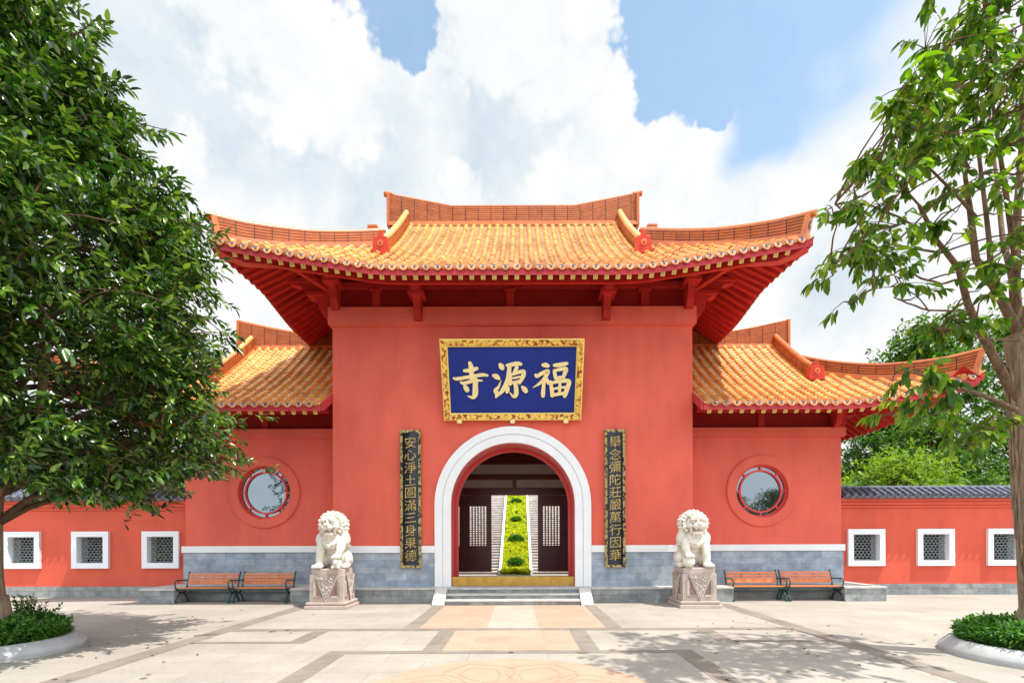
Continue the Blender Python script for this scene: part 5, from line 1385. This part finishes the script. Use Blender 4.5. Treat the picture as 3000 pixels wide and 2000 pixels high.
# ------------------------------------------------------------------ SKY, SUN, CAMERA
SUN = Vector((1.0, -.43, 2.6)).normalized()
wd = bpy.data.worlds.new('World'); scene.world = wd; wd.use_nodes = True; nt = wd.node_tree; nt.nodes.clear()
def N_(k, **kw):
    nd = nt.nodes.new(k)
    for a, b in kw.items(): setattr(nd, a, b)
    return nd
def K(a, b): nt.links.new(a, b)
def MA(op, a, b=None, clamp=False):
    nd = N_('ShaderNodeMath', operation=op, use_clamp=clamp)
    for s, v in ((nd.inputs[0], a), (nd.inputs[1], b)):
        if v is None: continue
        if hasattr(v, 'links'): K(v, s)
        else: s.default_value = v
    return nd.outputs[0]
def NOI(vec, sc, det, ro=.55, col=False, dist=0):
    nd = N_('ShaderNodeTexNoise'); nd.inputs['Scale'].default_value = sc; nd.inputs['Detail'].default_value = det; nd.inputs['Roughness'].default_value = ro; nd.inputs['Distortion'].default_value = dist
    K(vec, nd.inputs['Vector']); return nd.outputs['Color' if col else 'Fac']
sky = N_('ShaderNodeTexSky', sky_type='NISHITA'); sky.sun_disc = False; sky.sun_elevation = math.asin(SUN.z); sky.sun_rotation = math.atan2(SUN.x, SUN.y); sky.air_density = 1.0; sky.dust_density = .6; sky.ozone_density = 0.3
tc = N_('ShaderNodeTexCoord'); D = tc.outputs['Generated']
def VM(op, a, b):
    nd = N_('ShaderNodeVectorMath', operation=op)
    for s, v in ((nd.inputs[0], a), (nd.inputs[1], b)):
        if hasattr(v, 'links'): K(v, s)
        else: s.default_value = v
    return nd
def warp(amp, sc, det, ro):
    c = VM('SUBTRACT', NOI(D, sc, det, ro, True), (.5,.5,.5)).outputs[0]
    return VM('ADD', D, VM('MULTIPLY', c, (amp,amp,amp)).outputs[0]).outputs[0]
DW = warp(.10, 8, 6, .64); DS = warp(.30, 3.0, 4, .6)
def dirpx(px, py): return tuple(Vector(((px-VX)/F_PX, 1, (VY-py)/F_PX)).normalized())
def blob(dv, px, py, r):
    r = (Vector(dirpx(px+r, py))-Vector(dirpx(px, py))).length
    d = VM('DISTANCE', dv, dirpx(px, py)).outputs['Value']
    return MA('SUBTRACT', 1, MA('DIVIDE', d, r))
def union(lst):
    o = lst[0]
    for q in lst[1:]: o = MA('MAXIMUM', o, q)
    return o
crisp = union([blob(DW,*b) for b in ((1165,20,110),(1215,110,80),(1130,-110,170),(1240,165,48),(1965,50,140),(2065,150,160),(2180,190,140),(1935,240,80),(2050,-150,240),(2120,320,60),(1900,-60,90))])
soft = union([blob(DS,*b) for b in ((2280,90,250),(2230,280,150),(2400,10,230),(2330,-170,400))])
def VOR(vec, sc):
    nd = N_('ShaderNodeTexVoronoi', feature='F1'); nd.inputs['Scale'].default_value = sc; K(vec, nd.inputs['Vector']); return nd.outputs['Distance']
DV = warp(.035, 14, 4, .6)
v1 = VOR(DV, 17); v2 = VOR(DV, 41); v3 = VOR(DV, 90)
bump_ = MA('ADD', MA('ADD', MA('MULTIPLY', MA('SUBTRACT', v1, .45), .55), MA('MULTIPLY', MA('SUBTRACT', v2, .45), .32)), MA('MULTIPLY', MA('SUBTRACT', v3, .45), .18))
crispb = MA('ADD', crisp, bump_)
# elsewhere in the sky: broken cloud
gen = MA('MULTIPLY', MA('SUBTRACT', NOI(D, 2.3, 4, .6), .60), 3.0)
front = MA('MULTIPLY', MA('SUBTRACT', .82, N_('ShaderNodeSeparateXYZ').outputs[1] if False else .82), 1)
sx = N_('ShaderNodeSeparateXYZ'); K(D, sx.inputs[0])
away = MA('MULTIPLY', MA('SUBTRACT', .30, sx.outputs[1]), 5, True)     # 0 ahead over the temple, 1 elsewhere
gen = MA('SUBTRACT', MA('MULTIPLY', MA('ADD', gen, 1), away), 1)
def SS_(v, lo, hi):
    nd = N_('ShaderNodeMapRange', interpolation_type='SMOOTHSTEP'); nd.inputs['From Min'].default_value = lo; nd.inputs['From Max'].default_value = hi; K(v, nd.inputs['Value']); return nd.outputs[0]
blue = MA('MULTIPLY', MA('MAXIMUM', SS_(crispb, -.02, .26), MA('MULTIPLY', SS_(soft, -.5, .42), .97)), .82)
blue = MA('MAXIMUM', blue, SS_(gen, -.1, .4))
# soft grey bellies of the clouds
belly = union([blob(DS,*b) for b in ((1520,400,260),(1120,450,190),(640,330,300),(420,130,160),(1440,220,130),(2450,760,260),(860,500,170),(1050,560,120))])
bel = MA('MULTIPLY', SS_(belly, -.25, .75), MA('ADD', .45, MA('MULTIPLY', NOI(DW, 5, 4, .6), .9)), True)
puff = union([blob(DW,*b) for b in ((1560,70,230),(1690,210,190),(1440,140,150),(1345,520,75),(1390,590,80),(880,190,250),(1030,330,160),(700,60,220),(1900,430,170),(2100,520,170),(560,420,90),(1640,560,120),(2300,480,150))])
bel = MA('MULTIPLY', bel, MA('SUBTRACT', 1, MA('MULTIPLY', SS_(MA('SUBTRACT', puff, bump_), -.05, .42), .88)))
edge = MA('ADD', MA('MULTIPLY', SS_(NOI(DW, 6, 5, .6), .42, .72), .20), MA('MULTIPLY', SS_(bump_, -.1, .45), .26))
ramp = N_('ShaderNodeMix', data_type='RGBA'); ramp.inputs[6].default_value = (1.0,1.0,1.0,1); ramp.inputs[7].default_value = (.65,.76,.84,1)
K(MA('MINIMUM', MA('ADD', MA('MULTIPLY', bel, .75), edge), 1), ramp.inputs[0])
sg_ = N_('ShaderNodeMix', data_type='RGBA', blend_type='MULTIPLY'); sg_.inputs[0].default_value = 1; sg_.inputs[7].default_value = (.92,1.10,1.04,1); K(sky.outputs[0], sg_.inputs[6])
bg1 = N_('ShaderNodeBackground'); K(sg_.outputs[2], bg1.inputs[0]); bg1.inputs[1].default_value = SKY_S
tint = N_('ShaderNodeMix', data_type='RGBA', blend_type='MULTIPLY'); K(away, tint.inputs[0]); K(ramp.outputs[2], tint.inputs[6]); tint.inputs[7].default_value = (.90,.98,1.08,1)
bg2 = N_('ShaderNodeBackground'); K(tint.outputs[2], bg2.inputs[0]); K(MA('MULTIPLY', MA('ADD', 1, MA('MULTIPLY', away, 1.0)), CLOUD_S), bg2.inputs[1])  # cloud out of view is brightened as added fill for the shaded facade
mx = N_('ShaderNodeMixShader'); K(blue, mx.inputs[0]); K(bg2.outputs[0], mx.inputs[1]); K(bg1.outputs[0], mx.inputs[2])
wo = N_('ShaderNodeOutputWorld'); K(mx.outputs[0], wo.inputs['Surface'])
sl = bpy.data.lights.new('sun', 'SUN'); sl.energy = SUN_S; sl.angle = R(.53); sl.color = (1,.955,.885)
so = bpy.data.objects.new('sun', sl); COL.objects.link(so); so.rotation_euler = SUN.to_track_quat('Z','Y').to_euler(); so.location = SUN*60
cam = bpy.data.cameras.new('camera'); cam.sensor_width = 36; cam.lens = 36*F_PX/3000; cam.clip_end = 2000
cam.shift_x = (1500-VX)/3000; cam.shift_y = (VY-1000)/3000
co = bpy.data.objects.new('camera', cam); COL.objects.link(co)
co.matrix_world = Matrix.Translation((CX,0,CZ)) @ Matrix.Rotation(R(90),4,'X') @ Matrix.Rotation(-.0033,4,'Z')
scene.camera = co
vs = scene.view_settings; scene.display_settings.display_device = 'sRGB'; vs.view_transform = 'Standard'; vs.look = 'None'; vs.gamma = 1; vs.use_curve_mapping = False; vs.exposure = EXPO
cy = scene.cycles; cy.max_bounces = 8; cy.diffuse_bounces = 4; cy.glossy_bounces = 3; cy.transmission_bounces = 4; cy.use_denoising = True; cy.caustics_reflective = False; cy.caustics_refractive = False
